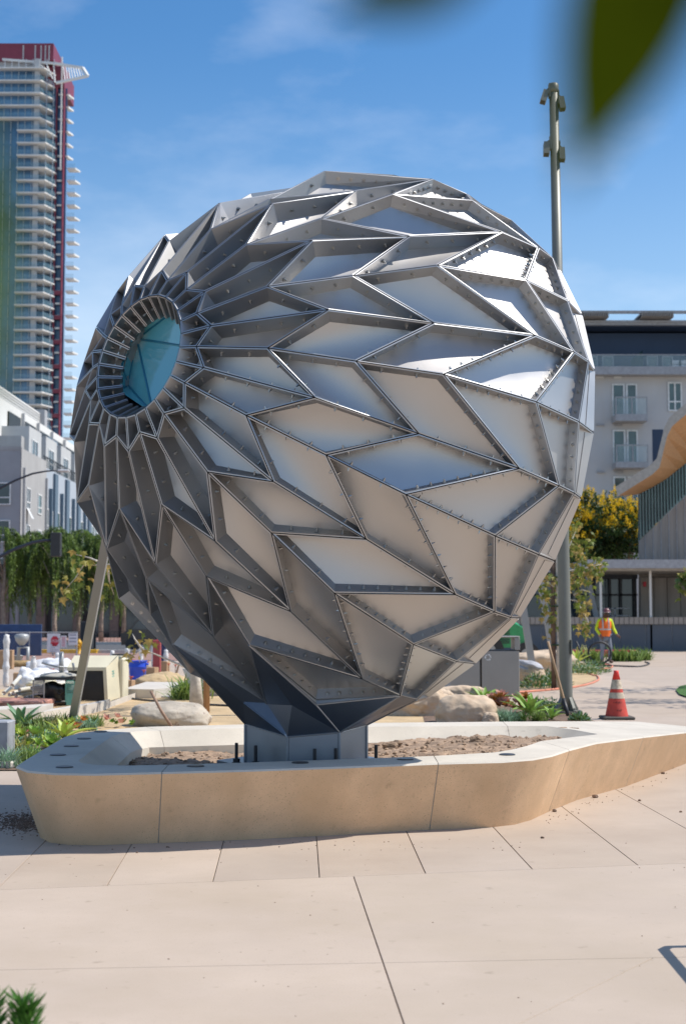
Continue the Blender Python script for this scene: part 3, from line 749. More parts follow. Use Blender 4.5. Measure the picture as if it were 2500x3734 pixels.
for k in range(6): window_x(flats,-27.2,123.6+k*7.0,126.0+k*7.0,15.2,17.2)
window_y(flats,121.48,-33.0,-30.6,15.9,17.6)
window_y(flats,122.58,-29.5,-28.2,15.4,17.0,div=1)
ow=MB().add([(FX+.12,115.0,10.4),(FX+.12,115.7,10.4),(FX+.55,115.7,9.6),(FX+.55,115.0,9.6)],[(0,1,2,3)])
fb(ow,'open_sash',M_whiteframe)
# --- blue-grey terrace next along the street
terr = thing('blue_grey_flats', 'blue grey street building with dark slate bands and tall windows', 'building', (-26,135,0))
BO = Vector((-26,135,0))
def bb(mb,name,m,parent=terr): mb.v=[tuple(Vector(p)-BO) for p in mb.v]; return mb.build(name,m,parent)
bb(MB().box(-60,FX-.1,122.7,150,0,14.6),'wall',M_blueg)
for y in (126.2,131.6,137.4,143.4): bb(MB().box(FX-.1,FX+.12,y,y+1.3,0,14.4),'slate_band',M_blued)
for y in (124.4,129.4,135.0,141.0): bb(MB().box(FX-.1,FX+.2,y,y+.3,0,12.9),'slim_fin',M_blued)
for zc in (10.6,7.3,4.0):
    for y in (123.0,127.9,133.4,139.4,145.6):
        window_x(terr,FX-.08,y,y+1.15,zc-1.7,zc+.5,M_glassgr,BO,1)
        window_x(terr,FX-.08,y+1.7,y+3.0,zc-2.0,zc+.4,M_glassgr,BO,1,False)
rl=MB()
for k in range(60): rl.box(FX-.3,FX-.26,123+k*.45,123.05+k*.45,14.6,15.6)
rl.box(FX-.33,FX-.24,123,150,15.6,15.68)
bb(rl,'roof_railing',M_iron)
# --- darker slab behind
sb_ = thing('slate_block', 'slate blue block standing behind the street buildings', 'building', (-28,175,0))
o_=MB().box(-34+28,-22.5+28,0,20,0,21.5); o_.build('wall',M_blueg,sb_)
MB().box(-28.2+28,-22.3+28,-.3,20,14.5,15.6).build('ledge',M_blued,sb_)
MB().box(-26.5+28,-22.2+28,-.35,20.2,0,14.4).build('dark_bay',M_stucco_b,sb_)
MB().box(-25.5+28,-24.0+28,-.45,-.3,3,8).build('window',M_glassdk,sb_)
# ground-floor frontage behind the trees
base = thing('street_frontage', 'dark glazed shop frontage with pale columns behind the weeping trees', 'building', (-20,112,0))
M_colb=mat('brown_column',(0.17,0.13,0.105),.8,var=.15); M_front=mat('dark_frontage',(0.055,0.05,0.047),.8,var=.2); mbf=MB().box(-45,18,1.2,2,0,5.6); mbf.build('wall',M_front,base)
for k in range(9):
    x=-29+k*4.1+20-20
    MB().box(-8.9+k*2.9-4,-8.2+k*2.9-4,0.6,1.3,0,4.6).build('column',M_colb,base)
    MB().box(-7.8+k*2.9-4,-6.1+k*2.9-4,1.1,1.19,0.3,4.2).build('shop_window',M_glassdk,base)
MB().box(-45,-6+14,0.4,2.3,4.6,5.8).build('fascia',M_front,base)

# --- terraced block on the right
RD=89.0
rb = thing('terrace_apartments', 'pale concrete apartment block with navy top storey and glass balconies at the right', 'building', (18,RD,0))
RO=Vector((18,RD,0))
M_rconc=mat('fair_concrete',(0.50,0.487,0.475),0.85,var=0.05,scale=0.5,streak=(0.50,0.47,0.44))
M_navy=mat('navy_render',(0.032,0.055,0.10),0.7,var=0.08,scale=0.4)
M_corr=mat('corrugated_roof',(0.30,0.27,0.24),0.6,metal=0.3)
M_fascia=mat('grey_fascia',(0.34,0.34,0.35),0.7)
def rr_(mb,name,m,parent=rb): mb.v=[tuple(Vector(p)-RO) for p in mb.v]; return mb.build(name,m,parent)
XR=lambda px:(px-1250)/5186*RD
ZR=lambda py:pz(0,py,RD).z
rr_(MB().box(8,40,RD,RD+14,0,ZR(1368)),'wall',M_rconc)
rr_(MB().box(8,40,RD-.9,RD+2,ZR(1374),ZR(1345)),'terrace_slab',M_fascia)
rr_(MB().box(8,40,RD+2.2,RD+14,ZR(1368),ZR(1190)),'navy_wall',M_navy)
rr_(MB().box(8,40,RD+.4,RD+.7,ZR(1180),ZR(1166)),'roof_fascia',M_fascia)
rr_(MB().box(8,40,RD+.7,RD+14,ZR(1182),ZR(1168)),'roof_slab',M_navy)  # navy because the shade of the underside is put into the colour
for k in range(16): # pergola: corrugated strips with gaps
    x0=XR(2108)+k*XR(2108+62+1250-2108+0)*0 + k*2.05
    if k%2==0:
        cm=MB()
        for c in range(14): cm.box(x0+c*.147,x0+c*.147+.08,RD-.5,RD+5,ZR(1158),ZR(1142)+(c%2)*.05)
        cm.box(x0,x0+2.05,RD-.3,RD+5,ZR(1160),ZR(1150)); rr_(cm,'corrugated_sheet',M_corr)
rr_(MB().box(8,40,RD-.45,RD-.2,ZR(1147),ZR(1138)),'pergola_beam',M_fascia)
rr_(MB().box(8,40,RD+.3,RD+.5,ZR(1172),ZR(1164)),'pergola_beam',M_fascia)
gl=rr_(MB().box(8,40,RD-.85,RD-.82,ZR(1346),ZR(1304)),'glass_railing',M_rail_glass)
mh=MB().box(8,40,RD-.87,RD-.80,ZR(1304),ZR(1301)); mh.v=[tuple(Vector(p)-RO) for p in mh.v]; mh.build('handrail',M_fascia,gl)
for (a,b) in ((2172,2210),(2226,2270),(2394,2437),(2452,2494)): 
    window_y(rb,RD+2.18,XR(a),XR(b),ZR(1345),ZR(1275),M_glassgr,RO,1,False,M_fascia)
rr_(MB().add([(XR(2333),RD+2.1,ZR(1345)),(XR(2356),RD+.2,ZR(1345)),(XR(2356),RD+.2,ZR(1275)),(XR(2333),RD+2.1,ZR(1290))],[(0,1,2,3)]),'open_door',M_glassgr)
def balcony(px0,px1,py_floor,py_rail,py_bot):
    x0,x1=XR(px0),XR(px1); b=rr_(MB().box(x0,x1,RD-1.3,RD,ZR(py_bot),ZR(py_floor)),'balcony',M_fascia)
    g=MB().box(x0+.03,x1-.03,RD-1.28,RD-1.25,ZR(py_floor),ZR(py_rail)); g.box(x0+.02,x0+.05,RD-1.25,RD,ZR(py_floor),ZR(py_rail)); g.v=[tuple(Vector(p)-RO) for p in g.v]; g.build('glass',M_rail_glass,b)
    h=MB()
    for x in (x0,(x0+x1)/2,x1-.06): h.box(x,x+.06,RD-1.31,RD-1.24,ZR(py_floor),ZR(py_rail))
    h.box(x0,x1,RD-1.32,RD-1.23,ZR(py_rail),ZR(py_rail-4)); h.v=[tuple(Vector(p)-RO) for p in h.v]; h.build('rail',M_fascia,b)
for (y0,y1,pf,pr,pb) in ((1400,1518,1520,1462,1545),(1568,1690,1692,1634,1713),(1738,1860,1862,1804,1885)):
    window_y(rb,RD-.01,XR(2238),XR(2284),ZR(y1),ZR(y0),M_glassgr,RO,1,False)
    window_y(rb,RD-.01,XR(2290),XR(2330),ZR(y1),ZR(y0),M_glassgr,RO,1,False)
    balcony(2236,2352,pf,pr,pb)
    window_y(rb,RD-.01,XR(2443),XR(2495),ZR(y1-18),ZR(y0-6),M_glassgr,RO,2,True)
for px in (2180,2246): 
    for k in range(4): rr_(MB().box(XR(px),XR(px+28),RD-.12,RD-.01,ZR(1381+k*172),ZR(1374+k*172)),'vent_hood',M_balc if k<1 else M_fascia)
rr_(MB().box(XR(2384),XR(2424),RD-.02,RD+.02,ZR(1690),ZR(1566)),'dark_recess',M_navy)  # flat navy sheet: the shade of a wall recess put into its colour
for i_,(px) in enumerate((2452,2486)):
    ch=MB(); x=XR(px); ch.box(x,x+.55,RD-.4,RD-.35,ZR(1341),ZR(1318)); ch.box(x,x+.55,RD-.4,RD+.1,ZR(1334),ZR(1331))
    for q in (0,.5): ch.box(x+q,x+q+.05,RD-.4,RD-.35,ZR(1346),ZR(1318)); ch.box(x+q,x+q+.05,RD+.05,RD+.1,ZR(1346),ZR(1331))
    cho=ch.build('terrace_chair',M_whiteframe); tag(cho,('white terrace chair, the left one behind the glass rail of the navy storey','white terrace chair, the right one behind the glass rail of the navy storey')[i_],'chair','white chairs on the terrace')

# --- pavilion with a folded timber soffit roof at the right edge
PD=70.0
pv = thing('folded_roof_pavilion','board-formed concrete pavilion with folded roof, orange timber soffit and glass fins','pavilion',(20,PD,0))
PO=Vector((20,PD,0))
M_board=mat('board_concrete',(0.30,0.27,0.24),0.9,var=0.12,scale=1.2,stretch=(3,3,.25),streak=(0.16,0.145,0.13))
M_soffit=mat('timber_soffit',(0.48,0.24,0.09),0.6,var=0.12,scale=3,stretch=(.3,3,3))
M_roofedge=mat('roof_edge_metal',(0.36,0.33,0.29),0.5,metal=0.2)
M_roofbody=mat('roof_grey',(0.30,0.31,0.33),0.6)
def pp(mb,name,m,parent=pv): mb.v=[tuple(Vector(p)-PO) for p in mb.v]; return mb.build(name,m,parent)
# roof: profile swept along the view direction
top=[(2241,1776),(2310,1732),(2365,1698),(2392,1672),(2405,1620),(2420,1558),(2438,1522),(2470,1494),(2520,1455),(2640,1400),(2900,1330)]
sof=[(2250,1802),(2325,1803),(2380,1775),(2430,1745),(2470,1712),(2500,1689),(2540,1668),(2580,1645),(2640,1600),(2700,1560),(2900,1500)]
DF=PD-5
tp=[pz(x,y,DF) for x,y in top]; bt=[p+Vector((0.12,0,-0.42)) for p in tp]
sp_=[pz(x,y,PD) for x,y in sof]
n=len(tp); mbt=MB().add(tp+bt,[(i,i+1,n+i+1,n+i) for i in range(n-1)]); pp(mbt,'roof_edge',M_roofedge)
pp(MB().add(bt+sp_,[(i,i+1,n+i+1,n+i) for i in range(n-1)]),'soffit',M_soffit)
bk=[Vector((p.x*1.16,p.y*1.12,p.z*1.02)) for p in tp]; pp(MB().add(tp+bk,[(i,n+i,n+i+1,i+1) for i in range(n-1)]),'roof',M_roofbody)
# glazing with fins, cut by the slanting concrete wall
XP=lambda px,D=PD:(px-1250)/5186*D
ZP=lambda py,D=PD:pz(0,py,D).z
pts=[pz(2326,1800,PD),pz(2326,1974,PD),pz(2500,1806,PD),pz(2600,1712,PD),pz(2600,1630,PD),pz(2500,1686,PD),pz(2400,1762,PD)]
M_fing=mat('pavilion_glass',(0.17,0.30,0.29),0.05,var=0.3,scale=0.5,spec=0.9)
pp(MB().poly([p+Vector((0,.1,0)) for p in pts]),'glazing',M_fing)
for k in range(24):
    px=2330+k*11.2; zt=ZP(1803-(px-2326)*.675 if px>2330 else 1803); zb=ZP(1972-(px-2326)*.97)
    if zt-zb<.2: break
    pp(MB().box(XP(px),XP(px)+.03,PD-.05,PD+.05,zb,zt),'glass_fin',M_iron)
w_=[pz(2326,1974,PD),pz(2326,2046,PD),pz(2326,2250,PD),pz(2900,2250,PD),pz(2900,1430,PD),pz(2600,1712,PD),pz(2500,1806,PD)]
pp(MB().poly([p+Vector((0,-.02,0)) for p in w_]),'slanted_wall',M_board)
for k in range(14):
    px=2350+k*29; zt=ZP(1972-(px-2326)*.965)-.05
    pp(MB().box(XP(px),XP(px)+.03,PD-.045,PD-.02,ZP(2046),zt),'board_joint',M_fascia)
for k in range(9): pp(MB().box(XP(2327+k*48),XP(2327+k*48+46),PD-.4,PD-.1,0,ZP(2108)),'wall_panel',M_board)
# flat entrance canopy
pp(MB().box(XP(2140,PD-6),40,PD-6,PD-.05,ZP(2072,PD-6),ZP(2040,PD-6)),'canopy',M_fascia)
pp(MB().box(XP(2150,PD-6)+.2,40,PD-5.6,PD-.06,ZP(2080,PD-6),ZP(2072,PD-6)),'canopy_soffit',M_roofedge)
for px in (2184,2365): pp(MB().box(XP(px,PD-5),XP(px,PD-5)+.09,PD-5,PD-4.9,0,ZP(2074,PD-5)),'canopy_post',M_balc)
pp(MB().box(6,XP(2327),PD+.6,PD+.7,0,ZP(2090)),'shopfront_glass',M_glassdk)
for px in (2105,2165,2222,2262,2312): pp(MB().box(XP(px),XP(px)+.12,PD+.4,PD+.6,0,ZP(2108)),'mullion',M_iron)
pp(MB().box(6,XP(2327),PD+.4,PD+.6,ZP(2172),ZP(2165)),'transom',M_iron)
pp(MB().box(6,XP(2327),PD+.3,PD+.7,ZP(2110),ZP(2086)),'lintel',M_iron)
tag(pp(MB().bbox(XP(2335),XP(2345),PD-.55,PD-.4,ZP(2140),ZP(2122),.02),'alarm_box',mat('alarm_red',(0.55,0.03,0.05),0.5)))
# --- low wall with a brick cap
WD=65.0
lw=thing('low_wall','long low grey panelled wall with tan brick coping behind the worker','wall',(12,WD,0))
M_panel=mat('grey_wall_panel',(0.105,0.115,0.13),0.8,var=0.05,scale=0.7)
M_cap=mat('coping_brick',(0.34,0.29,0.245),0.85,var=0.1,scale=3)
for k in range(16):
    x0=-0.5+k*1.19; MB().box(x0-12+.02,x0+1.19-12-.02,0,.3,0.03,1.22).build('wall_panel',M_panel,lw)
for k in range(85):
    x0=-0.5+k*.225; MB().box(x0-12+.012,x0+.225-12-.012,-.08,.38,1.23,1.545).build('coping_brick',M_cap,lw)
MB().box(-12.5,6.6,.05,.25,0,1.5).build('wall_core',M_greyconc,lw)
hr=MB()
for px in (2235,2250,2268): hr.box(XR(px)*.74-12,XR(px)*.74-12+.06,3,3.06,1.2,2.0)
hr.box((2190-1250)/5186*68-12,(2290-1250)/5186*68-12,3,3.05,1.95,2.0); hr.box((2190-1250)/5186*68-12,(2290-1250)/5186*68-12,3,3.05,1.6,1.65)
tag(hr.build('handrail',M_fascia,loc=(12,WD,0)),'thin grey steel handrail standing behind the brick coping','handrail')

# ================================================================== vegetation
M_bark=mat('pale_bark',(0.33,0.26,0.20),0.9,var=0.25,scale=5,bump=.4,bscale=20)
M_barkw=mat('white_sycamore_bark',(0.56,0.50,0.42),0.85,var=0.2,scale=6,bump=.3,bscale=25)
M_barkd=mat('brown_bark',(0.16,0.10,0.07),0.9,var=0.25,scale=5,bump=.4,bscale=25)
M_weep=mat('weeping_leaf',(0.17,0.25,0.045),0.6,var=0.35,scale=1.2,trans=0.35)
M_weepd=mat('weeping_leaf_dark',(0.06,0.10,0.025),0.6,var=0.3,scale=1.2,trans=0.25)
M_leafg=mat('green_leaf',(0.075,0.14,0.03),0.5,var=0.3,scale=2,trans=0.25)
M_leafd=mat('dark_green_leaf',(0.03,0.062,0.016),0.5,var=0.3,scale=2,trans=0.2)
M_flower=mat('yellow_blossom',(0.88,0.58,0.02),0.7,var=0.12,scale=4,trans=0.45)
M_syc=mat('sycamore_leaf_green',(0.15,0.19,0.03),0.6,var=0.3,scale=3,trans=0.4)
M_syc2=mat('sycamore_leaf_tan',(0.42,0.30,0.09),0.6,var=0.3,scale=3,trans=0.4)
M_syc3=mat('sycamore_leaf_olive',(0.26,0.24,0.05),0.6,var=0.3,scale=3,trans=0.4)
def rv(): 
    while True:
        v=Vector((random.uniform(-1,1),random.uniform(-1,1),random.uniform(-1,1)))
        if .05<v.length<=1: return v
def trunk(parent, pts, rads, m, name='trunk'):
    return MB().tube(pts,rads,9).build(name,m,parent,True)
def leafquad(mb,p,d,up,L,W):
    s=d.cross(up); s=s.normalized() if s.length>1e-4 else Vector((1,0,0))
    mb.add([p,p+d*L*.5+s*W*.5,p+d*L,p+d*L*.5-s*W*.5],[(0,1,2,3)])
def weep_crown(seed,h=4.6,w=1.75):
    random.seed(seed); a,b=MB(),MB(); cl=[random.uniform(0,6.28) for _ in range(17)]
    for k in range(430):
        t=random.random(); ang=random.choice(cl)+random.gauss(0,.10); rr=w*math.sqrt(t)*random.uniform(.7,1.12)
        z0=h*(1-.42*(rr/w)**2)-abs(random.gauss(0,.25)); p=Vector((math.cos(ang)*rr*.8,math.sin(ang)*rr*.8,z0))
        out=Vector((math.cos(ang),math.sin(ang),.25)); ln=random.uniform(.6,3.6)*(0.6+.5*rr/w)
        mb = a if random.random()<.62 else b
        n=int(ln/.075)+4; cur=p.copy(); dr=out.normalized()
        for s in range(n):
            dr=(dr+Vector((0,0,-.33))+rv()*.12).normalized(); cur=cur+dr*.075
            for q in range(2):
                d=(Vector((0,0,-1))+rv()*.75).normalized(); leafquad(mb,cur+rv()*.05,d,rv(),random.uniform(.12,.22),random.uniform(.035,.06))
    return a,b
wc=[weep_crown(s) for s in (3,11,23)]
wdesc=['leafy weeping tree at the far left edge of the picture','weeping tree second from the left edge above the chain link fence','weeping tree behind the traffic signal head',
       'weeping tree right of the traffic signal, partly behind the leaning strut','weeping tree with brown trunk nearest the sculpture','tall weeping tree behind the low street railing']
wsrc=[]
for k,(px,D,sc) in enumerate(((15,90,1.0),(112,93,.98),(205,90,1.0),(292,94,1.02),(372,92,.92),(452,96,.95))):
    x=(px-1250)/5186*D; t=thing('weeping_tree',wdesc[k],'tree',(x,D,0),k*1.1,'weeping trees along the street')
    a,b=wc[k%3]
    z0=2.85
    tr=MB().tube([(0,0,0),(.06,.02,1.2),(-.03,.04,2.6),(.05,0,4.2),(0,0,6.4)],[.17,.14,.12,.10,.03],9)
    for q in range(6):
        an=q*1.05+k; tr.tube([(0,0,2.9+q*.35),(math.cos(an)*.6,math.sin(an)*.6,4.2+q*.3),(math.cos(an)*1.2,math.sin(an)*1.2,5.1+q*.25)],[.06,.04,.015],6)
    tr.build('trunk',M_bark,t,True)
    if k<3: ca=a.build('crown',M_weep,t); cb_=b.build('crown_dark',M_weepd,t); wsrc.append((ca,cb_))
    else: ca=share(wsrc[k-3][0],'crown',t); cb_=share(wsrc[k-3][1],'crown_dark',t)
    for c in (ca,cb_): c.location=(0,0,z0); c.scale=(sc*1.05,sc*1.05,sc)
random.seed(99)
# yellow flowering tree
def clump_crown(mb,c,r,n,L,W,flat=.8):
    for k in range(n):
        v=rv(); v=v.normalized()*(v.length**.4); p=Vector(c)+Vector((v.x*r,v.y*r,v.z*r*flat)); d=(v+rv()*.9+Vector((0,0,-.2))).normalized(); leafquad(mb,p,d,rv(),L*random.uniform(.7,1.3),W*random.uniform(.7,1.3))
def flower_tree(name,label,px,D,zc,spread,seed):
    random.seed(seed); x=(px-1250)/5186*D; t=thing(name,label,'tree',(x,D,0),0,'yellow flowering trees')
    tr=MB().tube([(0,0,0),(.05,0,1.4),(-.05,.05,2.6),(0,0,4.2)],[.16,.13,.11,.05],9)
    a,b,c=MB(),MB(),MB()
    for k in range(62):
        v=rv(); v=v.normalized()*(v.length**.5); p=Vector((v.x*spread,v.y*spread*.9,zc+v.z*spread*.72)); r=random.uniform(.3,.55)
        clump_crown(a if random.random()<.5 else b,p,r*1.2,170,.19,.09)
        if k%4==0: tr.tube([(0,0,2.2+random.random()*1.4),(p.x*.5,p.y*.5,(p.z+2.8)/2),tuple(p)],[.06,.04,.015],6)
        if v.z>-.7 and random.random()<.88:
            for q in range(5):
                pp_=p+Vector((random.uniform(-.4,.4),random.uniform(-.5,.2),random.uniform(.1,.5)))
                for s in range(26):
                    u=random.random(); leafquad(c,pp_+Vector((random.gauss(0,.10)*(1.2-u),random.gauss(0,.10)*(1.2-u),u*.42)),(rv()+Vector((0,0,.6))).normalized(),rv(),.085,.06)
    tr.build('trunk',M_barkd,t,True); a.build('crown',M_leafg,t); b.build('crown_dark',M_leafd,t); c.build('blossom',M_flower,t)
flower_tree('flowering_tree','dark green tree thick with yellow blossom behind the light pole',2165,81,6.75,2.45,5)
flower_tree('flowering_tree','yellow blossoming tree against the pavilion glass fins',2270,80,6.2,2.1,8)
flower_tree('flowering_tree','yellow blossoming tree mostly hidden behind the sculpture edge',2060,80,5.7,2.0,12)
# sycamores
def leaf_mesh(name,m):
    pts=[(0,0),(.10,.10),(.42,.08),(.30,.25),(.52,.48),(.25,.46),(.12,.62),(0,1.0),(-.12,.62),(-.25,.46),(-.52,.48),(-.30,.25),(-.42,.08),(-.10,.10)]
    v=[(x,y,-.35*abs(x)**1.3+.12*y*(1-y)) for x,y in pts]+[(0,.35,.10)]
    n=len(pts); f=[(i,(i+1)%n,n) for i in range(n)]
    return v,f
LV,LF=leaf_mesh('l',None)
def add_leaf(mb,p,rot,s): mb.add([Vector(p)+rot@(Vector(v)*s) for v in LV],LF)
def leafrot(): 
    return Matrix.Rotation(random.uniform(0,6.28),3,'Z')@Matrix.Rotation(random.uniform(-2.4,-.5),3,'X')@Matrix.Rotation(random.uniform(-.6,.6),3,'Y')
def leafset(t,pts,ss,mats,single=False):
    if single:
        for p in pts:
            mb=MB(); add_leaf(mb,(0,0,0),leafrot(),ss*random.uniform(.8,1.25)); mb.build('leaf',random.choice(mats),t,loc=p)
    else:
        mbs=[MB() for _ in mats]
        for p in pts: add_leaf(random.choice(mbs),p,leafrot(),ss*random.uniform(.7,1.25))
        for mb,m in zip(mbs,mats): mb.build('foliage',m,t)
random.seed(21)
# sycamore behind the sculpture at the left
b0=at(716,2588); sy=thing('sycamore_tree','young white barked sycamore with tan leaves showing left of the sculpture','tree',(b0.x,b0.y,0))
trunk(sy,[(0,0,0),(-.02,0,.5),(0,.03,1.5),(.05,0,2.6),(0,0,4.2)],[.125,.085,.075,.06,.02],M_barkw)
crown=[Vector((random.gauss(0,.75),random.gauss(0,.7),2.0+abs(random.gauss(1.0,.9)))) for _ in range(420)]
leafset(sy,[p for p in crown if abs(p.x)<1.5 and p.z<4.6],.17,[M_syc,M_syc2,M_syc3])
def rel(px,py,D=b0.y): return pz(px,py,D)-Vector((b0.x,b0.y,0))
br=MB()
for pts in (((760,2150),(560,2030),(390,2060),(300,2060),(270,2105),(240,2150)),((390,2060),(330,2035),(270,2020)),((400,2080),(395,2120),(410,2170)),((720,2450),(600,2400),(520,2370),(470,2400)),((520,2370),(490,2330),(480,2310))):
    pp3=[rel(x,y)+Vector((0,random.uniform(-.2,.2),0)) for x,y in pts]; br.tube(pp3,[.022-.018*i/(len(pp3)-1) for i in range(len(pp3))],6)
br.build('branch',M_barkw,sy,True)
vis=[(272,2000),(300,2010),(245,2030),(268,2040),(300,2045),(322,2038),(335,2045),(285,2060),(252,2065),(300,2085),(285,2110),(296,2125),(212,2110),(235,2100),(243,2120),(225,2135),(250,2140),(215,2150),(238,2160),(222,2170),(245,2155),(335,2105),(330,2130),(392,2120),(400,2085),(385,2065),(375,2160),(398,2070),
     (482,2300),(505,2305),(525,2300),(545,2330),(560,2340),(500,2330),(480,2345),(470,2370),(485,2385),(465,2395),(500,2360),(520,2345),(535,2370),(505,2385)]
leafset(sy,[rel(x+random.uniform(-8,8),y+random.uniform(-8,8),b0.y+random.uniform(-.25,.25)) for x,y in vis],.155,[M_syc2,M_syc2,M_syc3,M_syc],True)
stk=thing('tree_stake','round brown timber stake beside the white sycamore trunk','stake',at(753,2600))
MB().lathe((0,0,0),[(.05,0),(.05,1.9),(.045,1.92)],14).build('post',mat('stake_timber',(0.36,0.20,0.10),0.8,var=.2,scale=4,stretch=(4,4,.4)),stk,True)
# sycamore sapling behind the pole at the right
random.seed(33)
b1=Vector(((2030-1250)/5186*29.5,29.5,0)); sy2=thing('sycamore_sapling','sycamore sapling with mottled green and tan leaves behind the tall light pole','tree',b1)
trunk(sy2,[(0,0,0),(.02,0,1.2),(0,0,2.6),(.1,0,4.0)],[.05,.045,.035,.012],M_barkw)
trunk(sy2,[(-.09,.05,0),(-.09,.05,2.9)],[.05,.05],M_barkd,'stake')
for z in (.9,1.7,2.3): MB().lathe((-.04,.02,z),[(.11,0),(.11,.03)],12).build('tree_tie',M_leafd,sy2)
rel2=lambda px,py,dy=0: pz(px,py,29.5+dy)-b1
pts=[]
for (cx_,cy_,sx,sy_,n) in ((2110,2010,42,60,90),(2165,2075,40,32,80),(2110,2110,40,45,80),(2125,2200,25,45,55),(2130,2290,22,25,36),(2000,2130,30,60,60),(2005,2250,22,40,26),(2085,1920,25,40,40),(1990,2190,18,40,24)):
    for k in range(n): pts.append(rel2(random.gauss(cx_,sx*.62),random.gauss(cy_,sy_*.62),random.uniform(-.6,.6)))
leafset(sy2,pts,.135,[M_syc,M_syc2,M_syc3,M_syc])
br=MB()
for q in (((2030,2120),(2080,2080),(2150,2070),(2210,2050)),((2030,2180),(2100,2190),(2140,2260),(2150,2310)),((2030,2080),(2070,2000),(2100,1930)),((2030,2150),(1995,2120),(1980,2080)),((2090,2170),(2120,2150),(2150,2160))):
    br.tube([rel2(x,y) for x,y in q],[.022-.016*i/(len(q)-1) for i in range(len(q))],6)
br.build('branch',M_barkw,sy2,True)
# two sycamores off the right edge, one leafy twig and their shade in view
for k,(x,y,lab) in enumerate(((8.55,29.5,'sycamore at the right edge with a leafy branch reaching into view'),(8.0,25.0,'sycamore off the right edge whose shade streaks the plaza'))):
    random.seed(50+k); s3=thing('plaza_sycamore',lab,'tree',(x,y,0),0,'sycamores at the right edge')
    trunk(s3,[(0,0,0),(0,0,2),(.1,0,4),(0,0,6)],[.09,.08,.06,.02],M_barkw)
    pts=[]
    for q in range(17):
        c=Vector((random.gauss(0,.8),random.gauss(0,.75),3.6+random.gauss(0,.8)))
        pts+=[c+Vector((random.gauss(0,.32),random.gauss(0,.22),random.gauss(0,.2))) for _ in range(26)]
    pts=[p for p in pts if (p.x+x)/(p.y+y) > 0.252 or False]
    if k==0: 
        r3=lambda px,py: pz(px,py,29.5)-Vector((x,y,0))
        pts+=[r3(random.gauss(2490,14),random.gauss(2115,24)) for _ in range(34)]
        MB().tube([(0,0,3.0),r3(2540,2080),r3(2488,2118)],[.03,.02,.006],6).build('branch',M_barkw,s3,True)
    leafset(s3,pts,.17,[M_syc,M_leafg,M_syc3])
sheet('lawn',[at(2462,2520),at(2478,2506),at(2520,2498),at(2700,2500),at(2700,2550),at(2500,2545),at(2474,2536)],0.03,mat('lawn_green',(0.05,0.13,0.015),0.9,var=.4,scale=12,bump=.8,bscale=60))

# agaves, succulents, grasses
M_agave=mat('agave_green',(0.26,0.42,0.08),0.45,var=.15,scale=5,trans=.15)
M_agaveb=mat('agave_blue_green',(0.13,0.26,0.13),0.45,var=.15,scale=5,trans=.12)
M_agavey=mat('agave_yellow_green',(0.42,0.52,0.09),0.45,var=.15,scale=5,trans=.2)
M_red=mat('red_succulent',(0.36,0.13,0.08),0.5,var=.3,scale=9,trans=.2)
M_pink=mat('pink_succulent',(0.66,0.36,0.27),0.5,var=.25,scale=9,trans=.2)
M_org=mat('orange_succulent',(0.55,0.22,0.05),0.5,var=.3,scale=9,trans=.2)
M_grass=mat('grass_green',(0.18,0.27,0.06),0.6,var=.3,scale=6,trans=.3)
M_grassy=mat('grass_straw',(0.42,0.40,0.13),0.6,var=.3,scale=6,trans=.3)
M_blueg2=mat('blue_senecio',(0.22,0.36,0.23),0.6,var=.25,scale=8,trans=.2)
def blade(L,W,bend,seg=6,cup=.25):
    v=[];f=[]
    for k in range(seg+1):
        t=k/seg; w=W*(.55+1.35*t-1.9*t**2.6) if t<1 else 0.002; w=max(w,.002)
        a=bend*t; y=L*(math.sin(a)/bend if abs(bend)>1e-3 else t); z=L*((1-math.cos(a))/bend if abs(bend)>1e-3 else 0)
        v+=[(-w/2,y,-z+cup*w),(0,y,-z-.02*W),(w/2,y,-z+cup*w)]
    for k in range(seg):
        for c in range(2): f.append((k*3+c,k*3+c+1,k*3+3+c+1,k*3+3+c))
    return v,f
bl_src={}
def agave(label,p,s,m,n=15,name='agave_plant',seed=1,group='agaves in the planting beds',lw=.19):
    random.seed(seed); t=thing(name,label,'plant',p,random.random()*6,group)
    key=(m.name,lw)
    for k in range(n):
        rg=k/n; el=R(82)-rg*R(66); az=k*2.39996
        if key not in bl_src:
            mb=MB(); v,f=blade(1,lw,.5); mb.add(v,f); o=mb.build('leaf',m,t,True); bl_src[key]=o
        else: o=share(bl_src[key],'leaf',t)
        L=s*(.62+.45*rg)*random.uniform(.88,1.1)
        o.rotation_euler=(el,0,az); o.scale=(L*1.15,L,L); o.location=(0,0,.02)
    return t
def rosette(mb,c,s,n=26,tilt=(0,0)):
    v,f=blade(1,.55,-.7,4,.3); rm=Matrix.Rotation(tilt[0],3,'X')@Matrix.Rotation(tilt[1],3,'Y')
    for k in range(n):
        rg=k/n; mm=rm@Matrix.Rotation(k*2.39996,3,'Z')@Matrix.Rotation(R(80)-rg*R(75),3,'X'); L=s*(.35+.65*rg)
        mb.add([Vector(c)+mm@(Vector(q)*L) for q in v],f)
def succulent(label,p,s,mats,n,seed,name='succulent_clump',group='red succulents in the beds'):
    random.seed(seed); t=thing(name,label,'plant',p,0,group)
    for k in range(n):
        c=Vector((random.gauss(0,s*.45),random.gauss(0,s*.3),s*.25+random.random()*s*.45))
        mb=MB(); rosette(mb,(0,0,0),s*random.uniform(.28,.5),18,(random.uniform(-.1,.7),random.uniform(-.4,.4))); mb.build('rosette',random.choice(mats),t,True,c)
    return t
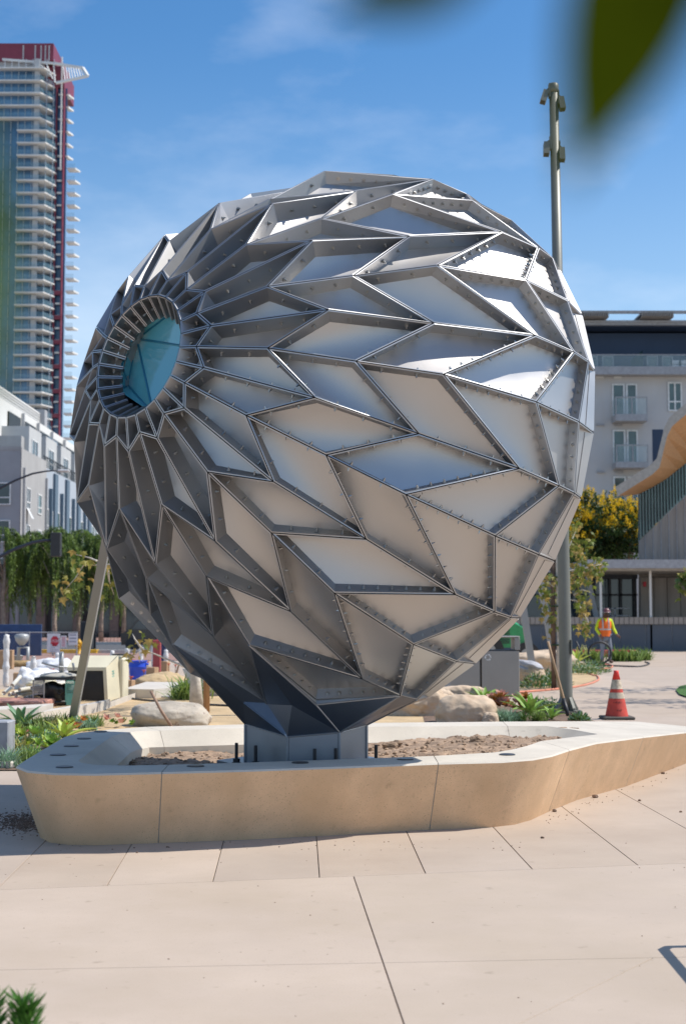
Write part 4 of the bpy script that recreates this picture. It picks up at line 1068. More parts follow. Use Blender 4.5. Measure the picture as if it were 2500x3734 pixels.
def grass(label,p,s,m,n,seed,name='grass_tuft',group='grass tufts in the beds',wide=.012,spread=.55):
    random.seed(seed); t=thing(name,label,'plant',p,0,group); mb=MB()
    for k in range(n):
        v,f=blade(1,wide/s*1.2,random.uniform(.3,1.3),4,.1); az=random.uniform(0,6.28); el=R(random.uniform(45,88)); L=s*random.uniform(.6,1.15)
        mm=Matrix.Rotation(az,3,'Z')@Matrix.Rotation(el,3,'X'); c=Vector((random.gauss(0,s*spread*.5),random.gauss(0,s*spread*.5),0))
        mb.add([c+mm@(Vector(q)*L) for q in v],f)
    mb.build('blades',m,t,True); return t
def bush(label,p,s,mats,n,seed,name='leafy_shrub',group='low green plants in the beds',L=.05,W=.022):
    random.seed(seed); t=thing(name,label,'plant',p,0,group); mbs=[MB() for _ in mats]
    for k in range(n):
        v=rv(); q=Vector((v.x*s,v.y*s*.8,abs(v.z)*s*.75)); leafquad(random.choice(mbs),q,(v+rv()*.6+Vector((0,0,.5))).normalized(),rv(),L*random.uniform(.6,1.4),W*random.uniform(.7,1.3))
    for mb,m in zip(mbs,mats): mb.build('leaves',m,t)
    return t
# left bed
agave('big grey green agave beside the pale bench end at the left',at(75,2665),.55,M_agaveb,16,seed=4)
agave('small blue green agave below the big one at the left edge',at(55,2725),.34,M_agaveb,11,seed=5)
agave('lime green broad leaved agave at the planter corner',at(235,2700),.42,M_agavey,10,seed=6,lw=.26)
agave('lime agave further left against the planter rim',at(170,2735),.27,M_agavey,9,seed=16,lw=.24)
succulent('red and green flat rosette succulent at the left planter corner',at(118,2752),.32,[M_red,M_agavey,M_agave],9,2)
succulent('salmon red succulent clump between the two left agaves',at(80,2712),.24,[M_pink,M_agave,M_red],12,3)
succulent('orange succulent clump at the foot of the leaning strut',at(275,2672),.22,[M_org,M_pink,M_agavey],10,4)
succulent('pink and green succulent clump left of the long boulder',at(420,2655),.20,[M_pink,M_agave],9,5)
for k,(px,py,s,m,lab) in enumerate(((35,2760,.30,M_grassy,'spiky straw tuft at the left bottom of the bed'),(95,2790,.20,M_grass,'grass tuft under the red rosette succulent'),(150,2690,.26,M_grass,'grass tuft behind the lime agave'),(195,2665,.24,M_grassy,'straw coloured tuft before the low bench'),(130,2668,.26,M_grass,'grass tuft right of the big agave'),(320,2665,.2,M_blueg2,'blue green tuft right of the strut foot'),(350,2650,.2,M_grass,'small grass tuft near the bare dirt'),(225,2650,.22,M_grass,'grass tuft behind the strut foot'),(15,2800,.24,M_blueg2,'blue grey tuft at the left frame edge'))):
    grass(lab,at(px,py),s,m,170,60+k)
for k,(px,py,s,lab) in enumerate(((160,2715,.2,'low fleshy green ground plant beside the planter rim'),(205,2685,.2,'low green plant between tufts and lime agave'),(60,2745,.18,'low green plant beneath the salmon succulent'),(290,2655,.2,'low green plant at the strut foot'),(110,2770,.16,'creeping plant at the planter corner'))):
    bush(lab,at(px,py),s,[M_grass,M_blueg2,M_agave],420,80+k)
# right bed
agave('bright green agave between the boulder and the steel bin',at(1768,2578),.52,M_agave,16,seed=8,lw=.24)
agave('large upright green agave left of the light pole',at(1932,2612),.58,M_agave,15,seed=9,lw=.2)
agave('small lime agave at the foot of the light pole',at(2010,2628),.32,M_agave,11,seed=10,lw=.24)
agave('thin leaved dark agave in front of the large one',at(1908,2636),.28,M_leafg,24,seed=11,lw=.09)
succulent('pink and cream flowering succulent clump by the steel bin',at(1855,2600),.36,[M_pink,M_pink,M_org],22,6)
succulent('orange red succulent rosettes right of the bright agave',at(1805,2575),.28,[M_org,M_red],10,7)
succulent('orange succulent between pink clump and large agave',at(1893,2600),.22,[M_org,M_agavey],8,9)
grass('blue green needle tuft right of the big boulder',at(1832,2638),.24,M_blueg2,300,90)
grass('needle tuft beside the pole base',at(1965,2632),.2,M_grass,170,91)
for k,(px,py,s,lab) in enumerate(((1985,2590,.26,'bushy plant behind the small lime agave'),(1955,2600,.24,'bushy plant right of the large agave'),(1870,2635,.16,'low plant between needle tuft and thin agave'),(2030,2600,.2,'plant behind the pole base'),(2110,2630,.14,'weedy plant right of the pole base'))):
    bush(lab,at(px,py),s,[M_grass,M_blueg2,M_leafg],420,100+k)
# far right beds
for k,(px,py,s,lab) in enumerate(((2000,2500,.5,'green plants beside the sandbag boulder'),(1970,2510,.4,'leafy plants at the foot of the sandbag boulder'),(2120,2460,.5,'green plants right of the pole by the orange hose'),(2160,2455,.45,'green plants at the end of the bed by the orange hose'))):
    bush(lab,at(px,py),s,[M_grass,M_leafg,M_blueg2],500,120+k,L=.09,W=.03)
for k,(px,py,s,lab) in enumerate(((2250,2412,.6,'strappy green plant just right of the worker'),(2300,2412,.55,'strappy green plant second right of the worker'),(2345,2408,.5,'dark green plant at the end of the worker bed'),(2130,2410,.6,'yellow green plant left of the worker'),(2165,2412,.5,'strappy plant behind the hose coil'))):
    grass(lab,at(px,py),s,M_grass if k!=3 else M_grassy,150,130+k,wide=.04)
agave('pale green agave behind the sculpture dirt strip',at(2100,2425),.8,M_agavey,12,seed=14,lw=.16)
grass('green plants against the concrete wall behind the stake',at(690,2552),.5,M_grass,160,140,wide=.03)
grass('small plant at the sunken lid',at(655,2548),.3,M_grass,90,141,wide=.03)
# foreground tuft at the lower left corner
pt=Vector((-0.95,4.05,0)); random.seed(77)
ft=thing('needle_shrub','bright green needle leaved shrub tips in the lower left corner','plant',pt)
mb=MB()
for (ox,h) in ((-.015,.375),(.055,.38),(.08,.36),(-.045,.375),(-.10,.36)):
    for k in range(420):
        z=random.uniform(.02,h); az=random.uniform(0,6.28); d=Vector((math.cos(az)*.75,math.sin(az)*.75,.75)).normalized(); leafquad(mb,Vector((ox+random.gauss(0,.006),random.gauss(0,.006),z)),d,rv(),random.uniform(.05,.07),.008)
mb.build('needles',mat('needle_green',(0.08,0.22,0.03),0.5,var=.2,scale=20,trans=.3),ft)
sm=MB()
for (ox,h) in ((-.015,.36),(.055,.37),(.075,.35),(-.04,.365),(-.10,.35)): sm.tube([(ox,0,0),(ox,0,h)],.004,6)
sm.build('stem',M_barkd,ft)
# twigs of a tree close to the lens, out of focus
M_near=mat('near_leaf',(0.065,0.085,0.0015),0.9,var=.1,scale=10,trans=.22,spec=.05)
M_near2=mat('near_leaf_lit',(0.16,0.25,0.02),0.9,spec=.05,var=.1,scale=10,trans=.5)  # brighter copy of near_leaf, sun passing through put into the colour
nt_=thing('overhanging_branch','blurred dark green leaves of a branch hanging close above right','branch',pz(2350,-500,.62))
no=nt_.location.copy()
def nleaf(a,b,w,seed):
    a,b=Vector(a)-no,Vector(b)-no; d=b-a; s=d.cross(Vector((0,1,.25))).normalized(); v=[];f=[]; n=10
    for k in range(n+1):
        t=k/n; ww=w*math.sin(math.pi*min(1,.06+.94*t**.8))*.5 if t<1 else .0003; c=a+d*t+Vector((0,.004*math.sin(3*t),0)); v+=[c-s*ww,c+Vector((0,.0015,0)),c+s*ww]
    for k in range(n):
        for c in range(2): f.append((k*3+c,k*3+c+1,k*3+4+c,k*3+3+c))
    MB().add(v,f).build('leaf',M_near,nt_,True)
nleaf(pz(2520,-600,.27),pz(2075,690,.265),.0275,1)
nleaf(pz(2660,-350,.27),pz(2420,60,.27),.016,2)
nleaf(pz(1800,-200,.27),pz(1180,25,.27),.014,4)
MB().tube([pz(2600,-700,.45)-no,pz(2500,-560,.27)-no,pz(1800,-250,.27)-no],[.004,.003,.002],6).build('twig',M_barkd,nt_)
nt2=thing('side_branch','blurred yellow green leaf at the left frame edge','branch',pz(-300,900,.5)); no=nt2.location.copy()
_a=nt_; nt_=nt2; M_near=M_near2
nleaf(pz(-150,380,.30),pz(-45,1520,.30),.0145,5)
nleaf(pz(-190,300,.30),pz(-50,1150,.29),.0135,6)
MB().tube([pz(-300,200,.5)-no,pz(-250,900,.5)-no],[.003,.002],6).build('twig',M_barkd,nt2)

# ================================================================== objects
M_galv=mat('galvanised_grey',(0.36,0.365,0.36),0.5,metal=0.35,var=.06)
M_polepaint=mat('pole_paint',(0.175,0.175,0.148),0.45,metal=0.2,var=.06,scale=2)
M_strut=mat('strut_paint',(0.30,0.31,0.315),0.5,var=.04,scale=2)
M_wood=mat('handle_wood',(0.42,0.27,0.15),0.7,var=.15,scale=5,stretch=(6,6,.5))
M_rustw=mat('worn_wood',(0.30,0.19,0.13),0.8,var=.2,scale=5,stretch=(6,6,.5))
M_blackp=mat('black_plastic',(0.02,0.02,0.022),0.5)
M_orange=mat('cone_orange',(0.62,0.055,0.025),0.6,var=.18,scale=8,streak=(0.30,0.06,0.05))
M_conebase=mat('cone_base',(0.09,0.08,0.065),0.8)
M_refl=mat('worn_reflective_band',(0.52,0.43,0.31),0.6,var=.25,scale=22,speck=(0.25,0.17,0.09),speck_scale=60)
M_rock=mat('tan_boulder',(0.57,0.44,0.31),0.9,var=.14,scale=3,bump=.5,bscale=12,streak=(0.40,0.25,0.15))
M_rockg=mat('grey_boulder',(0.45,0.39,0.31),0.9,var=.18,scale=4,bump=.5,bscale=14,speck=(0.25,0.18,0.15),speck_scale=16)
# tall light pole with floodlights (leans a hair, as in the photo)
pb=at(2064,2603); pb=Vector((pb.x,pb.y,0)); PH_=pz(2017,305,pb.y); lean=(PH_.x-pb.x)/PH_.z
pole=thing('light_pole','tall grey steel light pole with four floodlights behind the cone','light pole',pb)
Hh=PH_.z; off=lambda z: Vector((lean*z,0,z))
MB().tube([off(.05),off(.3),off(Hh*.5),off(Hh-.14)],[.098,.098,.086,.072],20).build('shaft',M_polepaint,pole,True)
MB().tube([off(Hh-.15),off(Hh-.1),off(Hh-.02),off(Hh)],[.076,.080,.080,.06],20).build('cap',M_polepaint,pole,True)
hp=MB().obox(off(1.02)+Vector((.083,-.03,0)),(.012,0,0),(0,.07,0),(0,0,.11)); hp.build('handhole_cover',M_polepaint,pole)
fb_=MB()
for k in range(4):
    a=k*math.pi/2+.5; d=Vector((math.cos(a),math.sin(a),0)); fb_.bar(d*.09+Vector((0,0,.25)),d*.20+Vector((0,0,.055)),.05,.03); 
    fb_.bar(d*.08+Vector((0,0,.1)),d*.2+Vector((0,0,.05)),.03,.09)
fb_.box(-.21,.21,-.21,.21,.02,.05); fb_.build('base_shoe',M_polepaint,pole)
for k in range(4):
    a=k*math.pi/2+math.pi/4; MB().lathe((math.cos(a)*.25,math.sin(a)*.25,-.02),[(.02,0),(.02,.09)],8).build('anchor_bolt',M_galv,pole)
for (px,py,sx,tilt) in ((1985,350,-1,.35),(2046,375,1,.12),(1991,540,-1,.05),(2047,560,1,.0)):
    p=pz(px,py,pb.y-.02)-pb
    fm=MB(); ax=Vector((math.cos(tilt),0,-sx*math.sin(tilt)*-1)); 
    d=Vector((sx*math.sin(tilt),-.25,-1)).normalized(); s=Vector((1,0,0)); s=(s-d*s.dot(d)).normalized(); u=d.cross(s)
    fm.obox(p+d*.02,s*.045,u*.06,d*.105); fl=fm.build('floodlight',M_polepaint,pole)
    MB().obox(p+d*.126,s*.036,u*.05,d*.003).build('lens',M_blackp,fl)
    kn=MB().bar(p-d*.09,off((p.z+.12))+Vector((sx*.07,0,0)),.04); kn.build('knuckle',M_polepaint,fl)
    MB().box(off(p.z).x+sx*.07-.012,off(p.z).x+sx*.07+.012,-.05,.05,p.z-.02,p.z+.2).build('bracket',M_polepaint,fl)
# shovel handle leaning on the pole
sh=thing('long_handled_tool','long wooden tool handle leaning against the light pole','tool',at(2070,2612))
a0=Vector((0,-.3,0)); tp_=pz(1996,2340,at(2070,2612).y-.2)-sh.location
MB().tube([Vector((0.0,-.15,-.02)),tp_*.18,tp_*.6,tp_],[.028,.024,.02,.02],10).build('handle',M_wood,sh,True)
MB().tube([Vector((0.0,-.15,-.06)),tp_*.24],[.034,.028],10).build('socket',M_blackp,sh,True)
# traffic cone
cp_=at(2247,2622); cone=thing('traffic_cone','dirty orange traffic cone with two worn white bands on the plaza','cone',(cp_.x,cp_.y,0))
prof=lambda z: .165-(.165-.033)*(z-.045)/.655
MB().lathe((0,0,0),[(prof(.045),.045),(prof(.30),.30)],28,False).build('body',M_orange,cone,True)
MB().lathe((0,0,0),[(prof(.30)+.002,.30),(prof(.385)+.002,.385)],28,False).build('reflective_band',M_refl,cone,True)
MB().lathe((0,0,0),[(prof(.385),.385),(prof(.435),.435)],28,False).build('ring',M_orange,cone,True)
MB().lathe((0,0,0),[(prof(.435)+.002,.435),(prof(.57)+.002,.57)],28,False).build('reflective_band',M_refl,cone,True)
MB().lathe((0,0,0),[(prof(.57),.57),(.036,.672),(.036,.70),(.02,.70)],28).build('tip',mat('cone_tip',(0.75,0.04,0.025),.5),cone,True)
MB().bbox(-.225,.225,-.225,.225,.0,.045,.012).build('base',M_conebase,cone)
# scrawled marks on the cone
M_ink=mat('ink',(0.03,0.02,0.02),.8)
mk=MB()
random.seed(4)
for (z,n,w0) in ((.235,6,-.5),(.12,3,-.1)):
    for k in range(n):
        an=-math.pi/2+w0+k*.16; h=random.uniform(.012,.03); r=prof(z)+.003
        for q in range(3):
            a2=an+random.uniform(-.05,.05); mk.tube([(math.cos(an)*r,math.sin(an)*r,z),(math.cos(a2+.04)*(prof(z+h)+.003),math.sin(a2+.04)*(prof(z+h)+.003),z+h)],.0022,4)
mk.build('scrawl',M_ink,cone)
# leaning struts
def strut(label,a,b,w):
    o=MB(); d=(Vector(b)-Vector(a)); L=d.length
    o.bar((0,0,0),d,w,w*.62,up=(0,1,0)); t=thing('leaning_strut',label,'strut',a,0,'leaning steel struts'); o.build('tube',M_strut,t)
    MB().box(-w,w,-w,w,0,.03).build('foot_plate',M_strut,t)
strut('pale grey square strut leaning in from the left bed',Vector((at(262,2645).x,at(262,2645).y,0)),Vector((-2.18,14.7,3.75)),.105)
def strut_px(label,p0,p1,D,w):
    a=pz(*p0,D); b=pz(*p1,D); k=a.z/(b.z-a.z); a2=a-(b-a)*k; b2=b+(b-a)*1.2
    strut(label,Vector((a2.x,a2.y,0)),b2,w)
strut_px('grey strut just left of the sapling behind the pole',(2024,2440),(1974,2150),36.0,.16)
strut_px('shorter grey strut behind the steel bin',(1936,2410),(1908,2230),34.0,.16)
strut_px('far strut rising behind the worker',(2172,2252),(2150,2145),67.5,.22)
strut_px('stub of a strut under the sculpture right side',(1638,2545),(1628,2500),26,.13)
# steel bin with recycling mark
bl=at(1896,2541); B_D=bl.y
bn=thing('steel_litter_bin','twin grey steel litter and recycling bin behind the sculpture','bin',(bl.x,B_D,0))
M_bin=mat('bin_steel',(0.30,0.285,0.265),0.45,metal=0.55,var=.04,scale=2)
for k in range(2):
    MB().bbox(-.72-k*.735,-.012-k*.735,0,.6,0.02,.86,.012).build('cabinet',M_bin,bn)
hd=MB()
for x0,x1 in ((-1.47,-1.38),(-.10,0)): hd.bbox(x0,x1,0.0,.6,.865,1.10,.008)
hd.bbox(-1.47,0,0,.6,1.10,1.13,.012); hd.build('hood',M_bin,bn)
MB().box(-1.47,0,.002,.6,.862,.87).build('top_tray',M_blackp,bn)
rec=MB()
for k in range(3):
    a=math.pi/2+k*2*math.pi/3; c=Vector((-.60,-.004,.735)); r=.05
    pts=[c+Vector((math.cos(a+t),0,math.sin(a+t)))*r for t in (.35,.75,1.15,1.6)]
    for p,q in zip(pts,pts[1:]): rec.bar(p,q,.003,.02,up=(0,1,0)) if False else rec.obox((p+q)/2,(q-p)/2,(0,.002,0),((q-p).cross(Vector((0,1,0)))).normalized()*.010)
    e=pts[-1]; dr=(pts[-1]-pts[-2]).normalized(); s=dr.cross(Vector((0,1,0))); rec.add([e+s*.022+Vector((0,-.002,0)),e-s*.022+Vector((0,-.002,0)),e+dr*.03+Vector((0,-.002,0))],[(0,1,2)])
rec.build('recycling_symbol',mat('symbol_white',(0.7,0.7,0.68),.6),bn)
# boulders
def boulder(label,px,py,r,sq,m,seed,amp=.16,zf=.42):
    p=at(px,py); mb=MB(); blob(mb,(0,0,r*sq[2]*zf),r,seed,sq,5,amp,1.1,.55)
    mb.v=[tuple(Vector(v)*(1-.05*abs(noise.noise(Vector(v)*(3.2/r)+Vector((seed,0,0))))-.02*abs(noise.noise(Vector(v)*(9/r))))) for v in mb.v]
    o=mb.build('boulder',m,None,True,(p.x,p.y+r*sq[1]*.6,0)); tag(o,label,'boulder','boulders in the beds'); return o
boulder('big rounded tan boulder behind the planter rim at right',1703,2640,.42,(1.0,.8,.62),M_rock,3,.10,.55)
boulder('tan boulder behind the big rounded one',1680,2575,.40,(1.15,.8,.6),M_rock,9,.2)
boulder('pale blocky boulder half hidden under the sculpture',1540,2612,.40,(1.0,.7,.75),M_rock,14,.28)
boulder('pale angular rock left of the blocky boulder',1500,2600,.30,(1.0,.7,.7),M_rock,44,.3)
boulder('pale rock between the blocky and the big rounded boulder',1600,2590,.28,(1.0,.7,.8),M_rock,47,.28)
boulder('small stone against the big rounded boulder',1790,2645,.12,(1,.8,1.0),M_rock,17,.2)
boulder('tan boulder under the grey sandbags',1930,2505,.42,(.85,.8,.72),M_rock,21,.22,.6)
boulder('flat topped boulder behind the leaning struts',1990,2455,.85,(1.1,.8,.5),M_rock,25,.2)
boulder('rear boulder beside the struts',1965,2425,.75,(1.0,.8,.42),M_rock,28,.2)
boulder('long pale speckled boulder behind the planter at left',618,2650,.52,(1.05,.7,.44),M_rockg,31,.10,.42)
# tool handle leaning over the long boulder
sp2=at(640,2655); s2=thing('wooden_handle','weathered wooden tool handle leaning over the long speckled boulder','tool',(sp2.x,sp2.y-.42,0))
t1=pz(550,2520,sp2.y-.3)-s2.location
MB().tube([Vector((.02,.0,.02)),t1*.5,t1],[.022,.019,.017],10).build('handle',M_rustw,s2,True)
# sandbags
M_bag=mat('grey_sandbag',(0.40,0.40,0.43),0.85,var=.12,scale=8,bump=.5,bscale=30)
for k,(px,py,rx,lab) in enumerate(((1930,2425,.30,'upper grey sandbag draped over the tan boulder'),(1915,2438,.24,'lower grey sandbag with frayed edge on the tan boulder'))):
    p=pz(px,py,at(1930,2505).y+.05); mb=MB(); blob(mb,(0,0,0),rx,40+k,(1.0,.6,.32),3,.2,1.3); o=mb.build('sandbag',M_bag,None,True,p); o.rotation_euler=(0,.25,0); tag(o,lab,'sandbag','sandbags on the boulder')
# orange hose
M_hose=mat('orange_hose',(0.62,0.22,0.13),0.6)
def hose(name,label,pts,r,m,cat='hose'):
    P=[at(*p,.02) for p in pts]; Q=[]
    for i in range(len(P)-1):
        p0,p1,p2,p3=P[max(i-1,0)],P[i],P[i+1],P[min(i+2,len(P)-1)]
        for k in range(6):
            t=k/6; Q.append(.5*((2*p1)+(p2-p0)*t+(2*p0-5*p1+4*p2-p3)*t*t+(3*p1-p0-3*p2+p3)*t**3))
    Q.append(P[-1]); tag(MB().tube(Q,r,8).build(name,m,None,True),label,cat)
hose('garden_hose','orange hose looping from the steel bin past the pole',((1830,2530),(1900,2523),(2000,2515),(2090,2505),(2150,2492),(2180,2478),(2176,2465),(2160,2462),(2140,2450),(2190,2440),(2230,2432),(2215,2423),(2130,2427)),.022,M_hose)
hose('black_hose','black irrigation hose along the worker bed edge',((2100,2428),(2160,2425),(2240,2428),(2330,2430),(2365,2420),(2350,2414)),.025,M_blackp)
hose('irrigation_pipe','black irrigation pipe across the tan dirt at left',((420,2540),(520,2552),(640,2562),(760,2570),(880,2575),(1000,2580)),.02,M_blackp,'pipe')
cw=thing('hose_coil','black wheel shaped hose coil on the ground at the worker boots','coil',at(2185,2424))
ring=[(math.cos(a)*.36,0,.38+math.sin(a)*.34) for a in [k*2*math.pi/30 for k in range(31)]]
MB().tube(ring,.035,8,False).build('ring',M_blackp,cw,True)
MB().tube([(-.75,0,.75),(-.6,0,.4),(-.45,0,.05),(.3,0,.03)],.03,8).build('stand',M_blackp,cw,True)
# green tractor behind the sculpture
gt=at(1905,2440); tr_=thing('green_tractor','green compact tractor bonnet showing behind the steel bin','tractor',(gt.x,gt.y+1.5,0))
M_tg=mat('tractor_green',(0.02,0.30,0.09),0.35,var=.1,coat=.4)
prof_=[(-1.6,.55),(-1.6,1.28),(-1.2,1.42),(-.6,1.5),(-.1,1.42),(.25,1.22),(.42,.95),(.46,.62)]
nb_=len(prof_); mbt=MB()
for y in (0,.12,.68,.8):
    k=.06 if y in (0,.8) else 0
    mbt.v+=[(x,y,z-(k if z>.8 else 0)) for x,z in prof_]
for r in range(3):
    for i in range(nb_-1): mbt.f.append((r*nb_+i,r*nb_+i+1,(r+1)*nb_+i+1,(r+1)*nb_+i)); mbt.m.append(0)
mbt.f+=[tuple(range(nb_-1,-1,-1)),tuple(range(3*nb_,4*nb_))]; mbt.m+=[0,0]
smooth_by_angle(mbt.build('bonnet',M_tg,tr_),50)
for k in range(9): MB().box(-.75,-.2,-.012,.0,.72+k*.055,.75+k*.055).build('grille_slat',M_blackp,tr_)
for (x,y,r) in ((-.9,-.25,.5),(.3,-.15,.38)):
    w=MB().tube([(x,y,r),(x,y+.24,r)],[r,r],22); wo=w.build('wheel',M_blackp,tr_); MB().tube([(x,y-.02,r),(x,y+.02,r)],[r*.5,r*.5],16).build('rim',M_galv,wo)
MB().tube([(.18,.1,1.35),(.30,.1,1.40)],[.06,.05],10).build('lamp',M_galv,tr_)
# ---------------------------------------------------------------- worker
wp=at(2205,2418); wk=thing('person','worker in orange safety vest, yellow sleeves, hard hat and grey jeans walking on the bed','person',(wp.x,wp.y,0))
def skin(name,verts,edges,rad,m,parent,sub=2):
    me=bpy.data.meshes.new(name); me.from_pydata([tuple(v) for v in verts],edges,[]); me.update(); o=bpy.data.objects.new(name,me); COL.objects.link(o); o.parent=parent
    md=o.modifiers.new('skin','SKIN'); md.use_smooth_shade=True
    for i,r in enumerate(rad): 
        sv=me.skin_vertices[0].data[i]; sv.radius=(r,r) if not isinstance(r,tuple) else r; sv.use_root=(i==0)
    s=o.modifiers.new('sub','SUBSURF'); s.levels=sub; s.render_levels=sub
    me.materials.append(m); return o
M_skin=mat('skin',(0.20,0.10,0.065),.6); M_jean=mat('grey_jeans',(0.20,0.22,0.26),.85,var=.2,scale=6); M_hiv=mat('lime_sleeve',(0.60,0.72,0.02),.8); M_vest=mat('orange_vest',(0.85,0.16,0.02),.8); M_silver=mat('silver_tape',(0.45,0.44,0.42),.4); M_hat=mat('maroon_hard_hat',(0.16,0.05,0.05),.35,var=.5,scale=18); M_boot=mat('brown_boot',(0.10,0.06,0.045),.8)
# joints (front is -y, slightly turned to the right)
J=dict(pel=(0,0,.92),sp=(.0,.0,1.15),ch=(.0,-.02,1.36),nk=(.02,-.04,1.50),hd=(.05,-.07,1.61),ht=(.05,-.07,1.72),
 ls=(-.19,0,1.40),le=(-.30,-.02,1.13),lw=(-.17,-.14,.92),rs=(.20,-.02,1.40),re=(.28,-.06,1.12),rw=(.36,-.20,.95),
 lh=(-.10,0,.86),lk=(-.09,-.03,.48),la=(-.12,.03,.09),rh=(.10,0,.86),rk=(.16,-.06,.50),ra=(.14,-.02,.09),lt=(-.13,-.12,.04),rt=(.24,-.14,.04))
kk=list(J); ix={k:i for i,k in enumerate(kk)}; V_=[Vector(J[k]) for k in kk]
rad_={'pel':.13,'sp':.125,'ch':.14,'nk':.055,'hd':.085,'ht':.06,'ls':.06,'le':.045,'lw':.032,'rs':.06,'re':.045,'rw':.032,'lh':.085,'lk':.06,'la':.042,'rh':.085,'rk':.06,'ra':.042,'lt':.035,'rt':.035}
E_=[('pel','sp'),('sp','ch'),('ch','nk'),('nk','hd'),('hd','ht'),('ch','ls'),('ls','le'),('le','lw'),('ch','rs'),('rs','re'),('re','rw'),('pel','lh'),('lh','lk'),('lk','la'),('la','lt'),('pel','rh'),('rh','rk'),('rk','ra'),('ra','rt')]
vv=list(V_); ee=[(ix[a],ix[b]) for a,b in E_]; rr2=[rad_[k] for k in kk]
for w,dirv,th in (('lw',Vector((.06,-.05,-.10)),Vector((.05,-.02,-.02))),('rw',Vector((.08,-.03,-.09)),Vector((-.02,-.05,-.02)))):
    d=dirv.normalized(); s=d.cross(Vector((0,1,.3))).normalized(); wi=ix[w]; pm=vv[wi]+d*.07; vv.append(pm); rr2.append(.028); pi=len(vv)-1; ee.append((wi,pi))
    for q,(o,l) in enumerate(((-.027,.07),(-.009,.085),(.009,.08),(.027,.062))):
        b=pm+s*o+d*.02; t=b+d*l*.55; u=t+(d*.8+Vector((0,.3,-.2))).normalized()*l*.45; n0=len(vv); vv+=[b,t,u]; rr2+=[.010,.009,.007]; ee+=[(pi,n0),(n0,n0+1),(n0+1,n0+2)]
    n0=len(vv); tb0=vv[wi]+d*.03+s*-.03; vv+=[tb0,tb0+(d*.6-s*.8).normalized()*.05]; rr2+=[.011,.009]; ee+=[(wi,n0),(n0,n0+1)]
skin('body',vv,ee,rr2,M_skin,wk,1)
sub=lambda ks,es,gr:([V_[ix[k]] for k in ks],[(ks.index(a),ks.index(b)) for a,b in es],[rad_[k]*gr for k in ks])
a_=sub(['pel','lh','lk','la','rh','rk','ra'],[('pel','lh'),('lh','lk'),('lk','la'),('pel','rh'),('rh','rk'),('rk','ra')],1.25); skin('jeans',*a_,M_jean,wk,2)
a_=sub(['sp','ch','ls','le','lw','rs','re','rw','pel','nk'],[('sp','ch'),('ch','ls'),('ls','le'),('le','lw'),('ch','rs'),('rs','re'),('re','rw'),('sp','pel'),('ch','nk')],1.22); skin('shirt',*a_,M_hiv,wk,2)
vb=MB(); 
rings=[(.88,.205,.185),(1.05,.205,.185),(1.2,.215,.195),(1.34,.225,.19),(1.43,.195,.15),(1.49,.12,.11)]
n=20
for z,a,b in rings: vb.v+=[(math.cos(q*2*math.pi/n)*a,math.sin(q*2*math.pi/n)*b-.015,z) for q in range(n)]
for r in range(len(rings)-1):
    for q in range(n): vb.f.append((r*n+q,r*n+(q+1)%n,(r+1)*n+(q+1)%n,(r+1)*n+q)); vb.m.append(0)
vest=vb.build('vest',M_vest,wk,True)
tp=MB(); 
for z,a,b in ((1.09,.212,.190),(1.14,.214,.193)): tp.v+=[(math.cos(q*2*math.pi/n)*a,math.sin(q*2*math.pi/n)*b-.015,z) for q in range(n)]
for q in range(n): tp.f.append((q,(q+1)%n,n+(q+1)%n,n+q)); tp.m.append(0)
tp.build('reflective_band',M_silver,vest,True)
for x in (-.10,.10): MB().add([(x-.022,-.205,1.15),(x+.022,-.205,1.15),(x+.022,-.208,1.34),(x-.022,-.208,1.34),(x-.022,-.13,1.48),(x+.022,-.13,1.48)],[(0,1,2,3),(3,2,5,4)]).build('reflective_band',M_silver,vest)
MB().add([(-.05,-.17,1.475),(.05,-.17,1.475),(.0,-.213,1.36)],[(0,1,2)]).build('collar',M_hiv,vest)
hat=MB().lathe((.05,-.07,1.675),[(.135,0),(.125,.012),(.118,.02),(.113,.06),(.09,.11),(.05,.135),(.002,.14)],20,False).build('hard_hat',M_hat,wk,True)
MB().lathe((.05,-.11,1.672),[(.15,0),(.15,.008)],20).build('brim',M_silver,hat)
MB().obox((.052,-.155,1.625),(.065,0,0),(0,.012,0),(0,0,.018)).build('sunglasses',M_blackp,wk)
MB().add([(.04,-.155,1.60),(.065,-.155,1.60),(.053,-.185,1.585),(.053,-.155,1.62)],[(0,1,2),(0,2,3),(1,3,2)]).build('nose',M_skin,wk)
for k in ('la','ra'):
    p=V_[ix[k]]; tx=.0 if k=='la' else .07
    mb=MB(); blob(mb,(p.x+tx*.6,p.y-.07,.05),.14,3,(.42,1.0,.42),2,.08); mb.build('boot',M_boot,wk,True)
# red timber form behind the worker
for k,(x0,x1,lab) in enumerate(((2080,2290,'long low red box behind the worker bed'),(2295,2325,'short red crate at the end of the worker bed'))):
    p=at(x0,2395); q=at(x1,2395); tag(MB().bbox(p.x,q.x,p.y,p.y+.5,0,.26,.02).build('red_box',mat('red_paint_%d'%k,(0.35,0.02,0.025),.6)),lab,'box','red boxes behind the bed')
